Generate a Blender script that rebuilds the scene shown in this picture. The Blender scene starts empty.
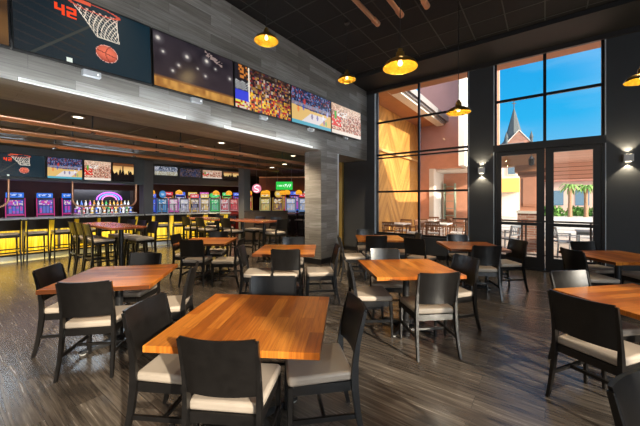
import bpy, bmesh, math, random
from mathutils import Vector, Matrix, Euler
R = math.radians
PI = math.pi
scene = bpy.context.scene
COL = scene.collection

# ------------------------------------------------------------------ camera
cam_data = bpy.data.cameras.new('camera')
cam_data.sensor_width = 36.0
cam_data.lens = 36.0 * 300.0 / 640.0
cam_data.shift_y = -12.0 / 640.0
cam_data.clip_start = 0.05
cam_data.clip_end = 400
cam = bpy.data.objects.new('camera', cam_data)
COL.objects.link(cam)
cam.location = (0, 0, 1.58)
cam.rotation_euler = (R(90), 0, math.atan2(0.6, 0.8))
scene.camera = cam

# ------------------------------------------------------------------ exposure
scene.view_settings.view_transform = 'Standard'
scene.view_settings.look = 'None'
scene.view_settings.gamma = 1.0
scene.view_settings.use_curve_mapping = False
scene.view_settings.exposure = 0.0

# ------------------------------------------------------------------ world sky
world = bpy.data.worlds.new('sky')
scene.world = world
world.use_nodes = True
wn, wl = world.node_tree.nodes, world.node_tree.links
wn.clear()
wo = wn.new('ShaderNodeOutputWorld')
wb = wn.new('ShaderNodeBackground')
wb.inputs['Strength'].default_value = 1.0
tc = wn.new('ShaderNodeTexCoord')
sp = wn.new('ShaderNodeSeparateXYZ')
rp = wn.new('ShaderNodeValToRGB')
rp.color_ramp.elements[0].position = 0.0
rp.color_ramp.elements[0].color = (0.42, 0.72, 0.92, 1)
rp.color_ramp.elements[1].position = 0.55
rp.color_ramp.elements[1].color = (0.005, 0.33, 0.84, 1)
e = rp.color_ramp.elements.new(0.22)
e.color = (0.03, 0.50, 0.94, 1)
nz = wn.new('ShaderNodeTexNoise')
nz.inputs['Scale'].default_value = 3.0
nz.inputs['Detail'].default_value = 5.0
mp = wn.new('ShaderNodeMapping')
mp.inputs['Scale'].default_value = (1, 1, 5)
cr = wn.new('ShaderNodeValToRGB')
cr.color_ramp.elements[0].position = 0.5
cr.color_ramp.elements[1].position = 0.85
mx = wn.new('ShaderNodeMixRGB')
mx.inputs['Color2'].default_value = (0.55, 0.8, 0.95, 1)
ml = wn.new('ShaderNodeMath')
ml.operation = 'MULTIPLY'
ml.inputs[1].default_value = 0.35
wl.new(tc.outputs['Generated'], sp.inputs[0])
wl.new(sp.outputs['Z'], rp.inputs['Fac'])
wl.new(tc.outputs['Generated'], mp.inputs['Vector'])
wl.new(mp.outputs[0], nz.inputs['Vector'])
wl.new(nz.outputs['Fac'], cr.inputs['Fac'])
wl.new(cr.outputs['Color'], ml.inputs[0])
wl.new(ml.outputs[0], mx.inputs['Fac'])
wl.new(rp.outputs['Color'], mx.inputs['Color1'])
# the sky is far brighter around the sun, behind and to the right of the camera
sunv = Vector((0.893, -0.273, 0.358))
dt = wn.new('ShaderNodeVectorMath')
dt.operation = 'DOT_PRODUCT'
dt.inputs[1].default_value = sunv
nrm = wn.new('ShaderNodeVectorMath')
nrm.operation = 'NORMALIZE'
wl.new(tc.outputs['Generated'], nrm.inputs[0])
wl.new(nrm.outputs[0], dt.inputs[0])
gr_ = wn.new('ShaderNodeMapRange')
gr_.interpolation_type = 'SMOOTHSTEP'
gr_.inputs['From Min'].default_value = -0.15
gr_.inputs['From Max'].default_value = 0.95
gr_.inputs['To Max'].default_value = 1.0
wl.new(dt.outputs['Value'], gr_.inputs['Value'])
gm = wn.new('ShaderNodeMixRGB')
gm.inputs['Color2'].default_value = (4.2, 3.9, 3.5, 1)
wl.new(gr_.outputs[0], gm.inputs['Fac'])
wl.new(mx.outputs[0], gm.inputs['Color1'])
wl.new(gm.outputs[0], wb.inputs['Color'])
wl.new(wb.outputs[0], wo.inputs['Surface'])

# ------------------------------------------------------------------ lights
def light(name, kind, loc, energy, color=(1, 1, 1), size=None, rot=None, target=None, **kw):
    d = bpy.data.lights.new(name, kind)
    d.energy = energy
    d.color = color
    if kind == 'AREA' and size:
        d.shape = 'RECTANGLE'
        d.size, d.size_y = size
    if kind in ('POINT', 'SPOT'):
        d.shadow_soft_size = size or 0.05
    for k, v in kw.items():
        setattr(d, k, v)
    o = bpy.data.objects.new(name, d)
    o.location = loc
    if target is not None:
        o.rotation_euler = (Vector(target) - Vector(loc)).to_track_quat('-Z', 'Y').to_euler()
    elif rot is not None:
        o.rotation_euler = rot
    COL.objects.link(o)
    return o

SUN_AZ, SUN_EL = R(163), R(21)          # direction the sunlight travels towards
sun = light('sun', 'SUN', (20, -5, 20), 8.5, (1.0, 0.86, 0.66), angle=R(1.2))
sun.rotation_euler = Vector((math.cos(SUN_EL) * math.cos(SUN_AZ), math.cos(SUN_EL) * math.sin(SUN_AZ), -math.sin(SUN_EL))).to_track_quat('-Z', 'Y').to_euler()
# added lamps: daylight at the right-hand windows, and a windowless rear fill
light('daylight_right_front', 'AREA', (5.3, 1.4, 2.6), 125, (0.72, 0.86, 1.0), (2.4, 4.2), target=(-3, 1.6, 1.0))
light('daylight_right_back', 'AREA', (5.3, -1.9, 2.6), 120, (0.72, 0.86, 1.0), (2.4, 4.2), target=(-3, -1, 1.0))
light('daylight_rear', 'AREA', (-1.5, -3.7, 2.9), 55, (1.0, 0.93, 0.84), (5.0, 3.0), target=(-2, 5, 1.4))
# added warm spots over the dining floor, no fixtures modelled
for i, (x, y) in enumerate([(-1.7, 1.3), (-3.9, 1.4), (-1.4, 3.8), (-3.6, 3.9), (-1.2, 6.2), (-3.0, 6.2), (0.8, 3.6), (0.9, 6.2), (0.8, 1.2)]):
    light('downlight', 'SPOT', (x, y, 4.9), 330 if x < -3.2 else 140, (1.0, 0.80, 0.55), 0.08, rot=(0, 0, 0), spot_size=R(62), spot_blend=0.8)

# ------------------------------------------------------------------ materials
MATS = {}
def nt(m):
    return m.node_tree.nodes, m.node_tree.links
def mat(name, color=(0.5, 0.5, 0.5), rough=0.5, metal=0.0, emit=None, strength=1.0, noise=0.0, nscale=8.0, bump=0.0, coat=0.0, spec=None):
    if name in MATS:
        return MATS[name]
    m = bpy.data.materials.new(name)
    m.use_nodes = True
    n, l = nt(m)
    b = n['Principled BSDF']
    b.inputs['Base Color'].default_value = (*color, 1)
    b.inputs['Roughness'].default_value = rough
    b.inputs['Metallic'].default_value = metal
    if coat:
        b.inputs['Coat Weight'].default_value = coat
        b.inputs['Coat Roughness'].default_value = 0.15
    if spec is not None:
        b.inputs['Specular IOR Level'].default_value = spec
    if emit:
        b.inputs['Emission Color'].default_value = (*emit, 1)
        b.inputs['Emission Strength'].default_value = strength
    if noise or bump:
        t = n.new('ShaderNodeTexCoord')
        z = n.new('ShaderNodeTexNoise')
        z.inputs['Scale'].default_value = nscale
        z.inputs['Detail'].default_value = 4
        l.new(t.outputs['Object'], z.inputs['Vector'])
        if noise:
            r = n.new('ShaderNodeValToRGB')
            r.color_ramp.elements[0].position = 0.3
            r.color_ramp.elements[1].position = 0.7
            r.color_ramp.elements[0].color = (*[c * (1 - noise) for c in color], 1)
            r.color_ramp.elements[1].color = (*[min(1, c * (1 + noise)) for c in color], 1)
            l.new(z.outputs['Fac'], r.inputs['Fac'])
            l.new(r.outputs['Color'], b.inputs['Base Color'])
        if bump:
            bp = n.new('ShaderNodeBump')
            bp.inputs['Strength'].default_value = bump
            bp.inputs['Distance'].default_value = 0.01
            l.new(z.outputs['Fac'], bp.inputs['Height'])
            l.new(bp.outputs[0], b.inputs['Normal'])
    MATS[name] = m
    return m

def boards(name, c1, c2, c3, length, width, rough=0.4, axes='xy', mortar=0.002, mcol=(0.02, 0.02, 0.02), grain=0.5, gscale=1.0, bump=0.15, spec=None, streak=1.0):
    """rows of boards: brick texture for the boards, long stretched noise for the grain. axes[0] runs along a board"""
    if name in MATS:
        return MATS[name]
    m = bpy.data.materials.new(name)
    m.use_nodes = True
    n, l = nt(m)
    b = n['Principled BSDF']
    t = n.new('ShaderNodeTexCoord')
    s = n.new('ShaderNodeSeparateXYZ')
    l.new(t.outputs['Object'], s.inputs[0])
    cmb = n.new('ShaderNodeCombineXYZ')
    idx = {'x': 0, 'y': 1, 'z': 2}
    l.new(s.outputs[idx[axes[0]]], cmb.inputs[0])
    l.new(s.outputs[idx[axes[1]]], cmb.inputs[1])
    br = n.new('ShaderNodeTexBrick')
    br.inputs['Scale'].default_value = 1.0
    br.inputs['Brick Width'].default_value = length
    br.inputs['Row Height'].default_value = width
    br.inputs['Mortar Size'].default_value = mortar
    br.inputs['Color1'].default_value = (0, 0, 0, 1)
    br.inputs['Color2'].default_value = (1, 1, 1, 1)
    br.inputs['Mortar'].default_value = (0.5, 0.5, 0.5, 1)
    br.offset = 0.37
    br.offset_frequency = 2
    l.new(cmb.outputs[0], br.inputs['Vector'])
    mpg = n.new('ShaderNodeMapping')
    mpg.inputs['Scale'].default_value = (1.3 * gscale, 26 * gscale * streak, 1)
    l.new(cmb.outputs[0], mpg.inputs['Vector'])
    # shift the grain on every board
    add = n.new('ShaderNodeVectorMath')
    add.operation = 'MULTIPLY_ADD'
    add.inputs[1].default_value = (17, 9, 5)
    l.new(br.outputs['Color'], add.inputs[0])
    l.new(mpg.outputs[0], add.inputs[2])
    g = n.new('ShaderNodeTexNoise')
    g.inputs['Scale'].default_value = 1.6
    g.inputs['Detail'].default_value = 6
    g.inputs['Roughness'].default_value = 0.62
    l.new(add.outputs[0], g.inputs['Vector'])
    # board tone ramp
    r = n.new('ShaderNodeValToRGB')
    r.color_ramp.elements[0].position = 0.0
    r.color_ramp.elements[0].color = (*c1, 1)
    r.color_ramp.elements[1].position = 1.0
    r.color_ramp.elements[1].color = (*c3, 1)
    e = r.color_ramp.elements.new(0.5)
    e.color = (*c2, 1)
    mixv = n.new('ShaderNodeMixRGB')
    mixv.inputs['Fac'].default_value = grain
    gr = n.new('ShaderNodeValToRGB')
    gr.color_ramp.elements[0].position = 0.3
    gr.color_ramp.elements[1].position = 0.7
    l.new(g.outputs['Fac'], gr.inputs['Fac'])
    l.new(br.outputs['Color'], mixv.inputs['Color1'])
    l.new(gr.outputs['Color'], mixv.inputs['Color2'])
    l.new(mixv.outputs[0], r.inputs['Fac'])
    mm = n.new('ShaderNodeMixRGB')
    mm.inputs['Color2'].default_value = (*mcol, 1)
    l.new(br.outputs['Fac'], mm.inputs['Fac'])
    l.new(r.outputs['Color'], mm.inputs['Color1'])
    l.new(mm.outputs[0], b.inputs['Base Color'])
    rr = n.new('ShaderNodeMapRange')
    rr.inputs['To Min'].default_value = rough * 0.8
    rr.inputs['To Max'].default_value = rough * 1.25
    l.new(g.outputs['Fac'], rr.inputs['Value'])
    l.new(rr.outputs[0], b.inputs['Roughness'])
    bp = n.new('ShaderNodeBump')
    bp.inputs['Strength'].default_value = bump
    bp.inputs['Distance'].default_value = 0.004
    l.new(g.outputs['Fac'], bp.inputs['Height'])
    l.new(bp.outputs[0], b.inputs['Normal'])
    if spec is not None:
        b.inputs['Specular IOR Level'].default_value = spec
    MATS[name] = m
    return m

def glass_mat(name='window_glass', tint=(0.97, 0.985, 1.0), refl=0.12):
    if name in MATS:
        return MATS[name]
    m = bpy.data.materials.new(name)
    m.use_nodes = True
    n, l = nt(m)
    n.clear()
    o = n.new('ShaderNodeOutputMaterial')
    a = n.new('ShaderNodeBsdfTransparent')
    a.inputs[0].default_value = (*tint, 1)
    g = n.new('ShaderNodeBsdfGlossy')
    g.inputs['Roughness'].default_value = 0.02
    f = n.new('ShaderNodeFresnel')
    f.inputs['IOR'].default_value = 1.35
    x = n.new('ShaderNodeMixShader')
    l.new(f.outputs[0], x.inputs[0])
    l.new(a.outputs[0], x.inputs[1])
    l.new(g.outputs[0], x.inputs[2])
    l.new(x.outputs[0], o.inputs[0])
    MATS[name] = m
    return m

def glow(name, color, strength):
    return mat(name, (0.02, 0.02, 0.02), 0.4, emit=color, strength=strength)

M_FLOOR = boards('vinyl_plank_floor', (0.026, 0.020, 0.017), (0.080, 0.064, 0.051), (0.205, 0.172, 0.14), 1.22, 0.18, rough=0.25, mortar=0.0015, grain=0.74, gscale=1.1, bump=0.1, spec=0.8)
M_TILE = boards('pale_bar_floor_tile', (0.62, 0.57, 0.42), (0.70, 0.65, 0.50), (0.78, 0.74, 0.60), 0.6, 0.3, rough=0.25, grain=0.3, gscale=0.5)
M_PLANKW = boards('grey_plank_cladding', (0.12, 0.108, 0.093), (0.225, 0.21, 0.19), (0.41, 0.40, 0.385), 1.1, 0.15, rough=0.5, axes='yz', mortar=0.0012, grain=0.5, bump=0.2)
M_PLANKX = boards('grey_plank_cladding_across', (0.12, 0.108, 0.093), (0.225, 0.21, 0.19), (0.41, 0.40, 0.385), 1.1, 0.15, rough=0.5, axes='xz', mortar=0.0012, grain=0.5, bump=0.2)
M_PLANKS = boards('grey_plank_soffit', (0.22, 0.20, 0.165), (0.33, 0.30, 0.26), (0.47, 0.44, 0.39), 1.1, 0.15, rough=0.5, axes='yx', mortar=0.0012, grain=0.5, bump=0.2)  # paler than the header planks, to hold light bounced off the floor
M_WALL = mat('charcoal_paint', (0.042, 0.044, 0.047), 0.55, noise=0.08, nscale=2)
M_CEIL = mat('black_ceiling_tile', (0.010, 0.008, 0.007), 0.9, noise=0.15, nscale=30)
M_GRID = mat('dark_ceiling_grid', (0.030, 0.025, 0.022), 0.6)
M_BARCEIL = mat('brown_bar_ceiling', (0.075, 0.062, 0.042), 0.6, noise=0.2, nscale=3)
M_BARGRID = mat('bar_ceiling_grid', (0.18, 0.16, 0.12), 0.5)
M_FRAME = mat('black_window_frame', (0.012, 0.012, 0.014), 0.35)
M_REVEAL = mat('pale_window_reveal', (0.55, 0.62, 0.68), 0.5)  # pale blue carries the sky's light on the jambs
M_GLASS = glass_mat()
M_BLACKWOOD = mat('black_stained_wood', (0.008, 0.007, 0.0065), 0.30, coat=0.12, noise=0.3, nscale=20, bump=0.05)
M_SEAT = mat('cream_vinyl', (0.41, 0.345, 0.28), 0.45, noise=0.05, nscale=5)
M_TOP = boards('orange_butcher_block', (0.15, 0.034, 0.005), (0.40, 0.108, 0.012), (0.70, 0.26, 0.036), 0.62, 0.085, rough=0.30, axes='xy', mortar=0.0006, mcol=(0.10, 0.03, 0.01), grain=0.45, gscale=2.0, bump=0.01, spec=0.35)
M_IRON = mat('black_iron', (0.016, 0.016, 0.017), 0.35, noise=0.2, nscale=20)
M_GLIDE = mat('pale_glide', (0.55, 0.55, 0.53), 0.4)
M_BLACK = mat('black_plastic', (0.008, 0.008, 0.009), 0.3)
M_COPPER = mat('copper', (0.92, 0.50, 0.30), 0.30, metal=0.9)
M_BRASS = mat('brass', (0.80, 0.52, 0.14), 0.28, metal=1.0)
M_BRASSIN = mat('yellow_shade_lining', (0.80, 0.48, 0.05), 0.35, metal=0.7, noise=.25, nscale=30)
M_WHITE = mat('white_metal', (0.75, 0.75, 0.74), 0.4)
M_BULB = glow('warm_bulb', (1.0, 0.72, 0.35), 4.0)
M_STEEL = mat('brushed_steel', (0.55, 0.56, 0.58), 0.3, metal=1.0)
M_DARKWOOD = mat('dark_brown_laminate', (0.050, 0.032, 0.022), 0.4, noise=0.3, nscale=6)
M_GREYBOX = mat('pale_grey_plastic', (0.50, 0.52, 0.54), 0.4)

# ------------------------------------------------------------------ mesh helpers
def obj(name, bm, m, parent=None, smooth=False, loc=None, rot=None, bevel=0.0, seg=2):
    me = bpy.data.meshes.new(name)
    bmesh.ops.recalc_face_normals(bm, faces=bm.faces)
    bm.to_mesh(me)
    bm.free()
    for k in (m if isinstance(m, (list, tuple)) else [m]):
        me.materials.append(k)
    o = bpy.data.objects.new(name, me)
    COL.objects.link(o)
    if parent is not None:
        o.parent = parent
    if loc:
        o.location = loc
    if rot:
        o.rotation_euler = rot
    if smooth:
        me.polygons.foreach_set('use_smooth', [True] * len(me.polygons))
        try:
            me.set_sharp_from_angle(angle=R(40))
        except Exception:
            pass
    if bevel:
        b = o.modifiers.new('bevel', 'BEVEL')
        b.width = bevel
        b.segments = seg
        b.limit_method = 'ANGLE'
        b.angle_limit = R(50)
    return o

def BM():
    return bmesh.new()

def add_box(bm, lo, hi, M=None, mi=0):
    x0, y0, z0 = lo
    x1, y1, z1 = hi
    vs = [bm.verts.new(Vector(p) if M is None else M @ Vector(p)) for p in
          [(x0, y0, z0), (x1, y0, z0), (x1, y1, z0), (x0, y1, z0), (x0, y0, z1), (x1, y0, z1), (x1, y1, z1), (x0, y1, z1)]]
    for f in [(0, 3, 2, 1), (4, 5, 6, 7), (0, 1, 5, 4), (1, 2, 6, 5), (2, 3, 7, 6), (3, 0, 4, 7)]:
        fc = bm.faces.new([vs[i] for i in f])
        fc.material_index = mi
    return bm

def box(lo, hi, M=None):
    return add_box(BM(), lo, hi, M)

def add_tube(bm, pts, r, n=12, closed=False, cap=True, mi=0):
    """round tube through pts; r number or list"""
    pts = [Vector(p) for p in pts]
    rs = r if isinstance(r, (list, tuple)) else [r] * len(pts)
    rings = []
    prev = None
    for i, p in enumerate(pts):
        if closed:
            d = pts[(i + 1) % len(pts)] - pts[i - 1]
        else:
            d = pts[min(i + 1, len(pts) - 1)] - pts[max(i - 1, 0)]
        d.normalize()
        if prev is None:
            a = Vector((0, 0, 1)) if abs(d.z) < 0.9 else Vector((1, 0, 0))
            u = d.cross(a).normalized()
        else:
            u = (prev - d * prev.dot(d)).normalized()
        v = d.cross(u).normalized()
        prev = u
        rings.append([bm.verts.new(p + (u * math.cos(2 * PI * k / n) + v * math.sin(2 * PI * k / n)) * rs[i]) for k in range(n)])
    m = len(rings)
    for i in range(m if closed else m - 1):
        a, b = rings[i], rings[(i + 1) % m]
        for k in range(n):
            f = bm.faces.new([a[k], a[(k + 1) % n], b[(k + 1) % n], b[k]])
            f.material_index = mi
    if cap and not closed:
        bm.faces.new(list(reversed(rings[0]))).material_index = mi
        bm.faces.new(rings[-1]).material_index = mi
    return bm

def tube(pts, r, n=12, **k):
    return add_tube(BM(), pts, r, n, **k)

def add_bar(bm, pts, wx, wy):
    """rectangular section bar through pts with section axes near world x and y; wx, wy lists"""
    rings = []
    for i, p in enumerate(pts):
        a, b = wx[i] / 2, wy[i] / 2
        rings.append([bm.verts.new((p[0] + s * a, p[1] + t * b, p[2])) for s, t in ((-1, -1), (1, -1), (1, 1), (-1, 1))])
    for i in range(len(rings) - 1):
        for k in range(4):
            bm.faces.new([rings[i][k], rings[i][(k + 1) % 4], rings[i + 1][(k + 1) % 4], rings[i + 1][k]])
    bm.faces.new(list(reversed(rings[0])))
    bm.faces.new(rings[-1])
    return bm

def add_lathe(bm, prof, n=24, c=(0, 0, 0), cap=True, mi=0):
    rings = []
    for r, z in prof:
        if r < 1e-5:
            rings.append([bm.verts.new((c[0], c[1], c[2] + z))])
        else:
            rings.append([bm.verts.new((c[0] + r * math.cos(2 * PI * k / n), c[1] + r * math.sin(2 * PI * k / n), c[2] + z)) for k in range(n)])
    for i in range(len(rings) - 1):
        a, b = rings[i], rings[i + 1]
        for k in range(n):
            k2 = (k + 1) % n
            if len(a) == 1 and len(b) == 1:
                continue
            if len(a) == 1:
                f = bm.faces.new([a[0], b[k2], b[k]])
            elif len(b) == 1:
                f = bm.faces.new([a[k], a[k2], b[0]])
            else:
                f = bm.faces.new([a[k], a[k2], b[k2], b[k]])
            f.material_index = mi
    if cap:
        if len(rings[0]) > 1:
            bm.faces.new(list(reversed(rings[0]))).material_index = mi
        if len(rings[-1]) > 1:
            bm.faces.new(rings[-1]).material_index = mi
    return bm

def lathe(prof, n=24, **k):
    return add_lathe(BM(), prof, n, **k)

def add_prism(bm, poly, z0, z1, M=None, mi=0):
    """vertical prism from a plan polygon (list of (x, y))"""
    f = (lambda p: M @ Vector(p)) if M is not None else Vector
    a = [bm.verts.new(f((x, y, z0))) for x, y in poly]
    b = [bm.verts.new(f((x, y, z1))) for x, y in poly]
    n = len(poly)
    bm.faces.new(list(reversed(a))).material_index = mi
    bm.faces.new(b).material_index = mi
    for k in range(n):
        bm.faces.new([a[k], a[(k + 1) % n], b[(k + 1) % n], b[k]]).material_index = mi
    return bm

def tag(o, label=None, cat=None, group=None, kind=None):
    if label: o['label'] = label
    if cat: o['category'] = cat
    if group: o['group'] = group
    if kind: o['kind'] = kind
    return o

def thing(name, label, cat, loc=(0, 0, 0), rz=0.0, group=None):
    o = bpy.data.objects.new(name, None)
    o.empty_display_size = 0.1
    COL.objects.link(o)
    o.location = loc
    o.rotation_euler = (0, 0, rz)
    return tag(o, label, cat, group)

def struct(name, bm, m, parent=None, **k):
    o = obj(name, bm, m, parent, **k)
    if parent is None:
        o['kind'] = 'structure'
    return o

KIDS = {}
def dup(root, loc=None, rz=None, label=None, group=None, parent=None):
    c = root.copy()
    COL.objects.link(c)
    c.parent = parent
    if loc is not None: c.location = loc
    if rz is not None: c.rotation_euler = (0, 0, rz)
    if label: c['label'] = label
    if group: c['group'] = group
    for ch in list(root.children):
        dup(ch, parent=c)
    return c

# ================================================================== ROOM SHELL
YW = 8.34      # window wall
XT = -4.43     # face of the screen wall
XR = 5.5       # right wall
YB = -4.0      # rear wall
HC = 5.05      # dining ceiling
HB = 3.0       # bar ceiling
XF = -17.0     # far wall of gaming floor
YN = 16.0      # north wall of the gaming floor

struct('floor', add_box(add_box(BM(), (XF, YB, -0.1), (XR, YW, 0)), (XF, YW, -0.1), (-5.75, YN, 0)), M_FLOOR)
t = struct('floor_bar_strip', box((-11.75, YB + 0.2, 0.0), (-10.9, 8.4, 0.006)), M_TILE)

# ceilings
ceil = struct('ceiling', box((-4.9, YB, HC), (XR + 0.2, YW + 0.2, HC + 0.2)), M_CEIL)
bm = BM()
for i in range(18):
    x = -4.2 + i * 0.6
    if x < XR: add_box(bm, (x - 0.01, YB + .05, HC - 0.006), (x + 0.01, 7.2, HC + .01))
for j in range(19):
    y = -3.7 + j * 0.6
    if y < 7.2: add_box(bm, (XT, y - 0.01, HC - 0.007), (XR, y + 0.01, HC + .01))
struct('ceiling_grid', bm, M_GRID, ceil)
struct('ceiling_beam', box((XT + 0.01, 7.25, HC - 0.09), (XR, YW, HC + .02)), mat('black_beam', (0.010, 0.008, 0.007), 0.7))
struct('ceiling_window_pelmet', box((XT + 0.01, YW - 0.05, HC - 0.19), (XR, YW, HC - .09)), mat('brown_pelmet', (0.022, 0.017, 0.015), 0.5))
bc = struct('ceiling_bar', add_box(add_box(BM(), (XF, YB, HB), (-5.36, YW, HB + 0.2)), (XF, YW, HB), (-5.75, YN, HB + .2)), M_BARCEIL)
bm = BM()
for i in range(10):
    x = -5.9 - i * 1.2
    add_box(bm, (x - 0.015, YB + .1, HB - 0.01), (x + 0.015, YN if x < -5.8 else YW, HB + .01))
for j in range(16):
    y = -3.4 + j * 1.2
    add_box(bm, (XF + .1, y - 0.015, HB - 0.011), (-5.8, y + 0.015, HB + .01))
struct('ceiling_grid', bm, M_BARGRID, bc)

# window wall with two openings
def wall_with_holes(fixed, thick, u0, u1, z0, z1, holes, axis):
    """wall slab: axis 'x' -> runs along x at y = fixed..fixed+thick; 'y' -> runs along y at x = fixed.."""
    us = sorted({u0, u1, *[h[0] for h in holes], *[h[1] for h in holes]})
    zs = sorted({z0, z1, *[h[2] for h in holes], *[h[3] for h in holes]})
    bm = BM()
    for i in range(len(us) - 1):
        for j in range(len(zs) - 1):
            cu, cz = (us[i] + us[i + 1]) / 2, (zs[j] + zs[j + 1]) / 2
            if any(h[0] < cu < h[1] and h[2] < cz < h[3] for h in holes):
                continue
            if axis == 'x':
                add_box(bm, (us[i], fixed, zs[j]), (us[i + 1], fixed + thick, zs[j + 1]))
            else:
                add_box(bm, (fixed, us[i], zs[j]), (fixed + thick, us[i + 1], zs[j + 1]))
    bmesh.ops.remove_doubles(bm, verts=bm.verts, dist=1e-5)
    bad = {}
    for f in bm.faces:
        k = tuple(sorted(v.index for v in f.verts))
    bm.verts.index_update()
    for f in bm.faces:
        bad.setdefault(tuple(sorted(v.index for v in f.verts)), []).append(f)
    kill = [f for fs in bad.values() if len(fs) > 1 for f in fs]
    bmesh.ops.delete(bm, geom=kill, context='FACES_ONLY')
    return bm

WX0, WX1 = -4.17, -1.54        # left window opening
DX0, DX1 = -1.0, 0.99          # entrance opening
WIN_T = 4.97
struct('wall_window_side', wall_with_holes(YW, 0.3, -5.45, XR + 0.2, 0, HC + 0.4, [(WX0, WX1, 0.58, WIN_T), (DX0, DX1, 0, WIN_T)], 'x'), M_WALL)
RW = [(-3.2, -0.7), (0.1, 2.6)]
struct('wall_right', wall_with_holes(XR, 0.3, YB - .3, YW, 0, HC, [(a, b, 0.4, 4.6) for a, b in RW], 'y'), M_WALL)
struct('wall_rear', box((XF, YB - 0.3, 0), (XR, YB, HC)), M_WALL)
struct('wall_far_gaming', box((XF - 0.2, YB, 0), (XF, YN, HB + .2)), mat('maroon_wall', (0.07, 0.02, 0.015), 0.6, noise=0.3, nscale=2))
struct('wall_north_gaming', box((XF, YN, 0), (-5.75, YN + 0.2, HB + .2)), MATS['maroon_wall'])
struct('wall_gaming_side', box((-5.75, YW, 0), (-5.45, YN, HB + .2)), M_WALL)
struct('wall_gaming_corner', box((-5.6, YW, 0), (-5.45, YW + .3, HC + .4)), M_WALL)

# screen wall: deep clad header and its column
h = struct('wall_screen', box((XT - 0.93, YB, 2.84), (XT, YW, HC + 0.1)), M_PLANKW)
for f in h.data.polygons:
    pass
h.data.materials.append(M_PLANKS)
for f in h.data.polygons:
    if f.normal.z < -0.9: f.material_index = 1
c = struct('wall_column', box((-4.95, 5.95, 0.0), (XT - 0.001, 6.70, 2.84)), [M_PLANKW, M_PLANKX])
for f in c.data.polygons:
    if abs(f.normal.y) > 0.9: f.material_index = 1
struct('baseboard_column', box((-4.965, 5.935, 0.0), (XT + 0.012, 6.715, 0.14)), M_BLACK)
struct('trim_column', box((-4.45, 6.69, 0.14), (XT + 0.012, 6.72, 2.84)), mat('pale_metal_trim', (0.75, 0.78, 0.8), 0.3, metal=0.6))  # pale strip stands in for the lit edge of the column
struct('trim_gold', box((-5.40, YW - 0.10, 0.0), (-5.28, YW - 0.002, 2.84)), mat('gold_trim', (0.62, 0.42, 0.12), 0.35, metal=0.8))
struct('baseboard_window_side', add_box(add_box(BM(), (-5.27, YW - 0.015, 0), (DX0, YW, 0.12)), (DX1, YW - 0.015, 0), (XR, YW, 0.12)), M_BLACK)

# window frames ------------------------------------------------------
def frame_bars(bm, x0, x1, z0, z1, w, d0, d1, vs=(), hs=(), thin=0.05):
    add_box(bm, (x0, d0, z0), (x0 + w, d1, z1))
    add_box(bm, (x1 - w, d0, z0), (x1, d1, z1))
    add_box(bm, (x0 + w, d0, z0), (x1 - w, d1, z0 + w))
    add_box(bm, (x0 + w, d0, z1 - w), (x1 - w, d1, z1))
    for v in vs: add_box(bm, (v - thin / 2, d0, z0 + w), (v + thin / 2, d1, z1 - w))
    for h_ in hs: add_box(bm, (x0 + w, d0 + .005, h_ - thin / 2), (x1 - w, d1 - .005, h_ + thin / 2))
    return bm

w1 = struct('window_1', frame_bars(BM(), WX0, WX1, 0.58, WIN_T, 0.055, YW + 0.10, YW + 0.16, vs=[-2.85], hs=[1.86, 2.98, 3.97], thin=0.055), M_FRAME)
obj('pane', box((WX0 + .05, YW + 0.127, 0.62), (WX1 - .05, YW + 0.133, WIN_T - .05)), M_GLASS, w1)
obj('rail', add_box(BM(), (WX0 + .05, YW + .09, 2.86), (WX1 - .05, YW + .14, 2.90)), M_FRAME, w1)
w2 = struct('window_2', frame_bars(BM(), DX0, DX1, 2.84, WIN_T, 0.06, YW + 0.10, YW + 0.16, vs=[-0.005], hs=[3.99], thin=0.06), M_FRAME)
obj('pane', box((DX0 + .05, YW + 0.127, 2.9), (DX1 - .05, YW + 0.133, WIN_T - .05)), M_GLASS, w2)
bm = BM()
for x0, x1, z0 in ((WX0, WX1, 0.58), (DX0, DX1, 0.0)):
    add_box(bm, (x0 - 0.001, YW - 0.004, z0), (x0 + 0.012, YW + 0.10, WIN_T))
    add_box(bm, (x1 - 0.012, YW - 0.004, z0), (x1 + 0.001, YW + 0.10, WIN_T))
struct('trim_1', bm, M_REVEAL)
struct('trim_4', box((DX0, YW + .0, 0.0), (DX1, YW + .3, .019)), M_FRAME)
struct('trim_2', add_box(BM(), (DX0, YW - .02, 2.76), (DX1, YW + .14, 2.92)), M_FRAME)
struct('trim_3', add_box(add_box(BM(), (WX0 - .02, YW - .012, WIN_T), (WX1 + .02, YW + .1, WIN_T + .03)), (DX0 - .02, YW - .012, WIN_T), (DX1 + .02, YW + .1, WIN_T + .03)), M_FRAME)
# double entrance doors
for k, (x0, x1) in enumerate(((DX0 + 0.06, -0.005), (0.005, DX1 - 0.06))):
    bm = BM()
    st = 0.10
    sl, sr = (.10, .15) if k == 0 else (.15, .13)
    add_box(bm, (x0, YW + .06, 0.02), (x0 + sl, YW + .11, 2.76))
    add_box(bm, (x1 - sr, YW + .06, 0.02), (x1, YW + .11, 2.76))
    add_box(bm, (x0 + sl, YW + .06, 0.02), (x1 - sr, YW + .11, 0.30))
    add_box(bm, (x0 + sl, YW + .06, 2.66), (x1 - sr, YW + .11, 2.76))
    d = struct('door_%d' % (k + 1), bm, M_FRAME)
    obj('glass', box((x0 + sl, YW + .082, .30), (x1 - sr, YW + .088, 2.66)), M_GLASS, d)
    obj('push_bar', add_box(add_box(BM(), (x0 + .05, YW + .0, 1.02), (x1 - .05, YW + .035, 1.09)), (x0 + .06, YW + .03, 1.03), (x1 - .06, YW + .062, 1.08)), M_FRAME, d)
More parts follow.
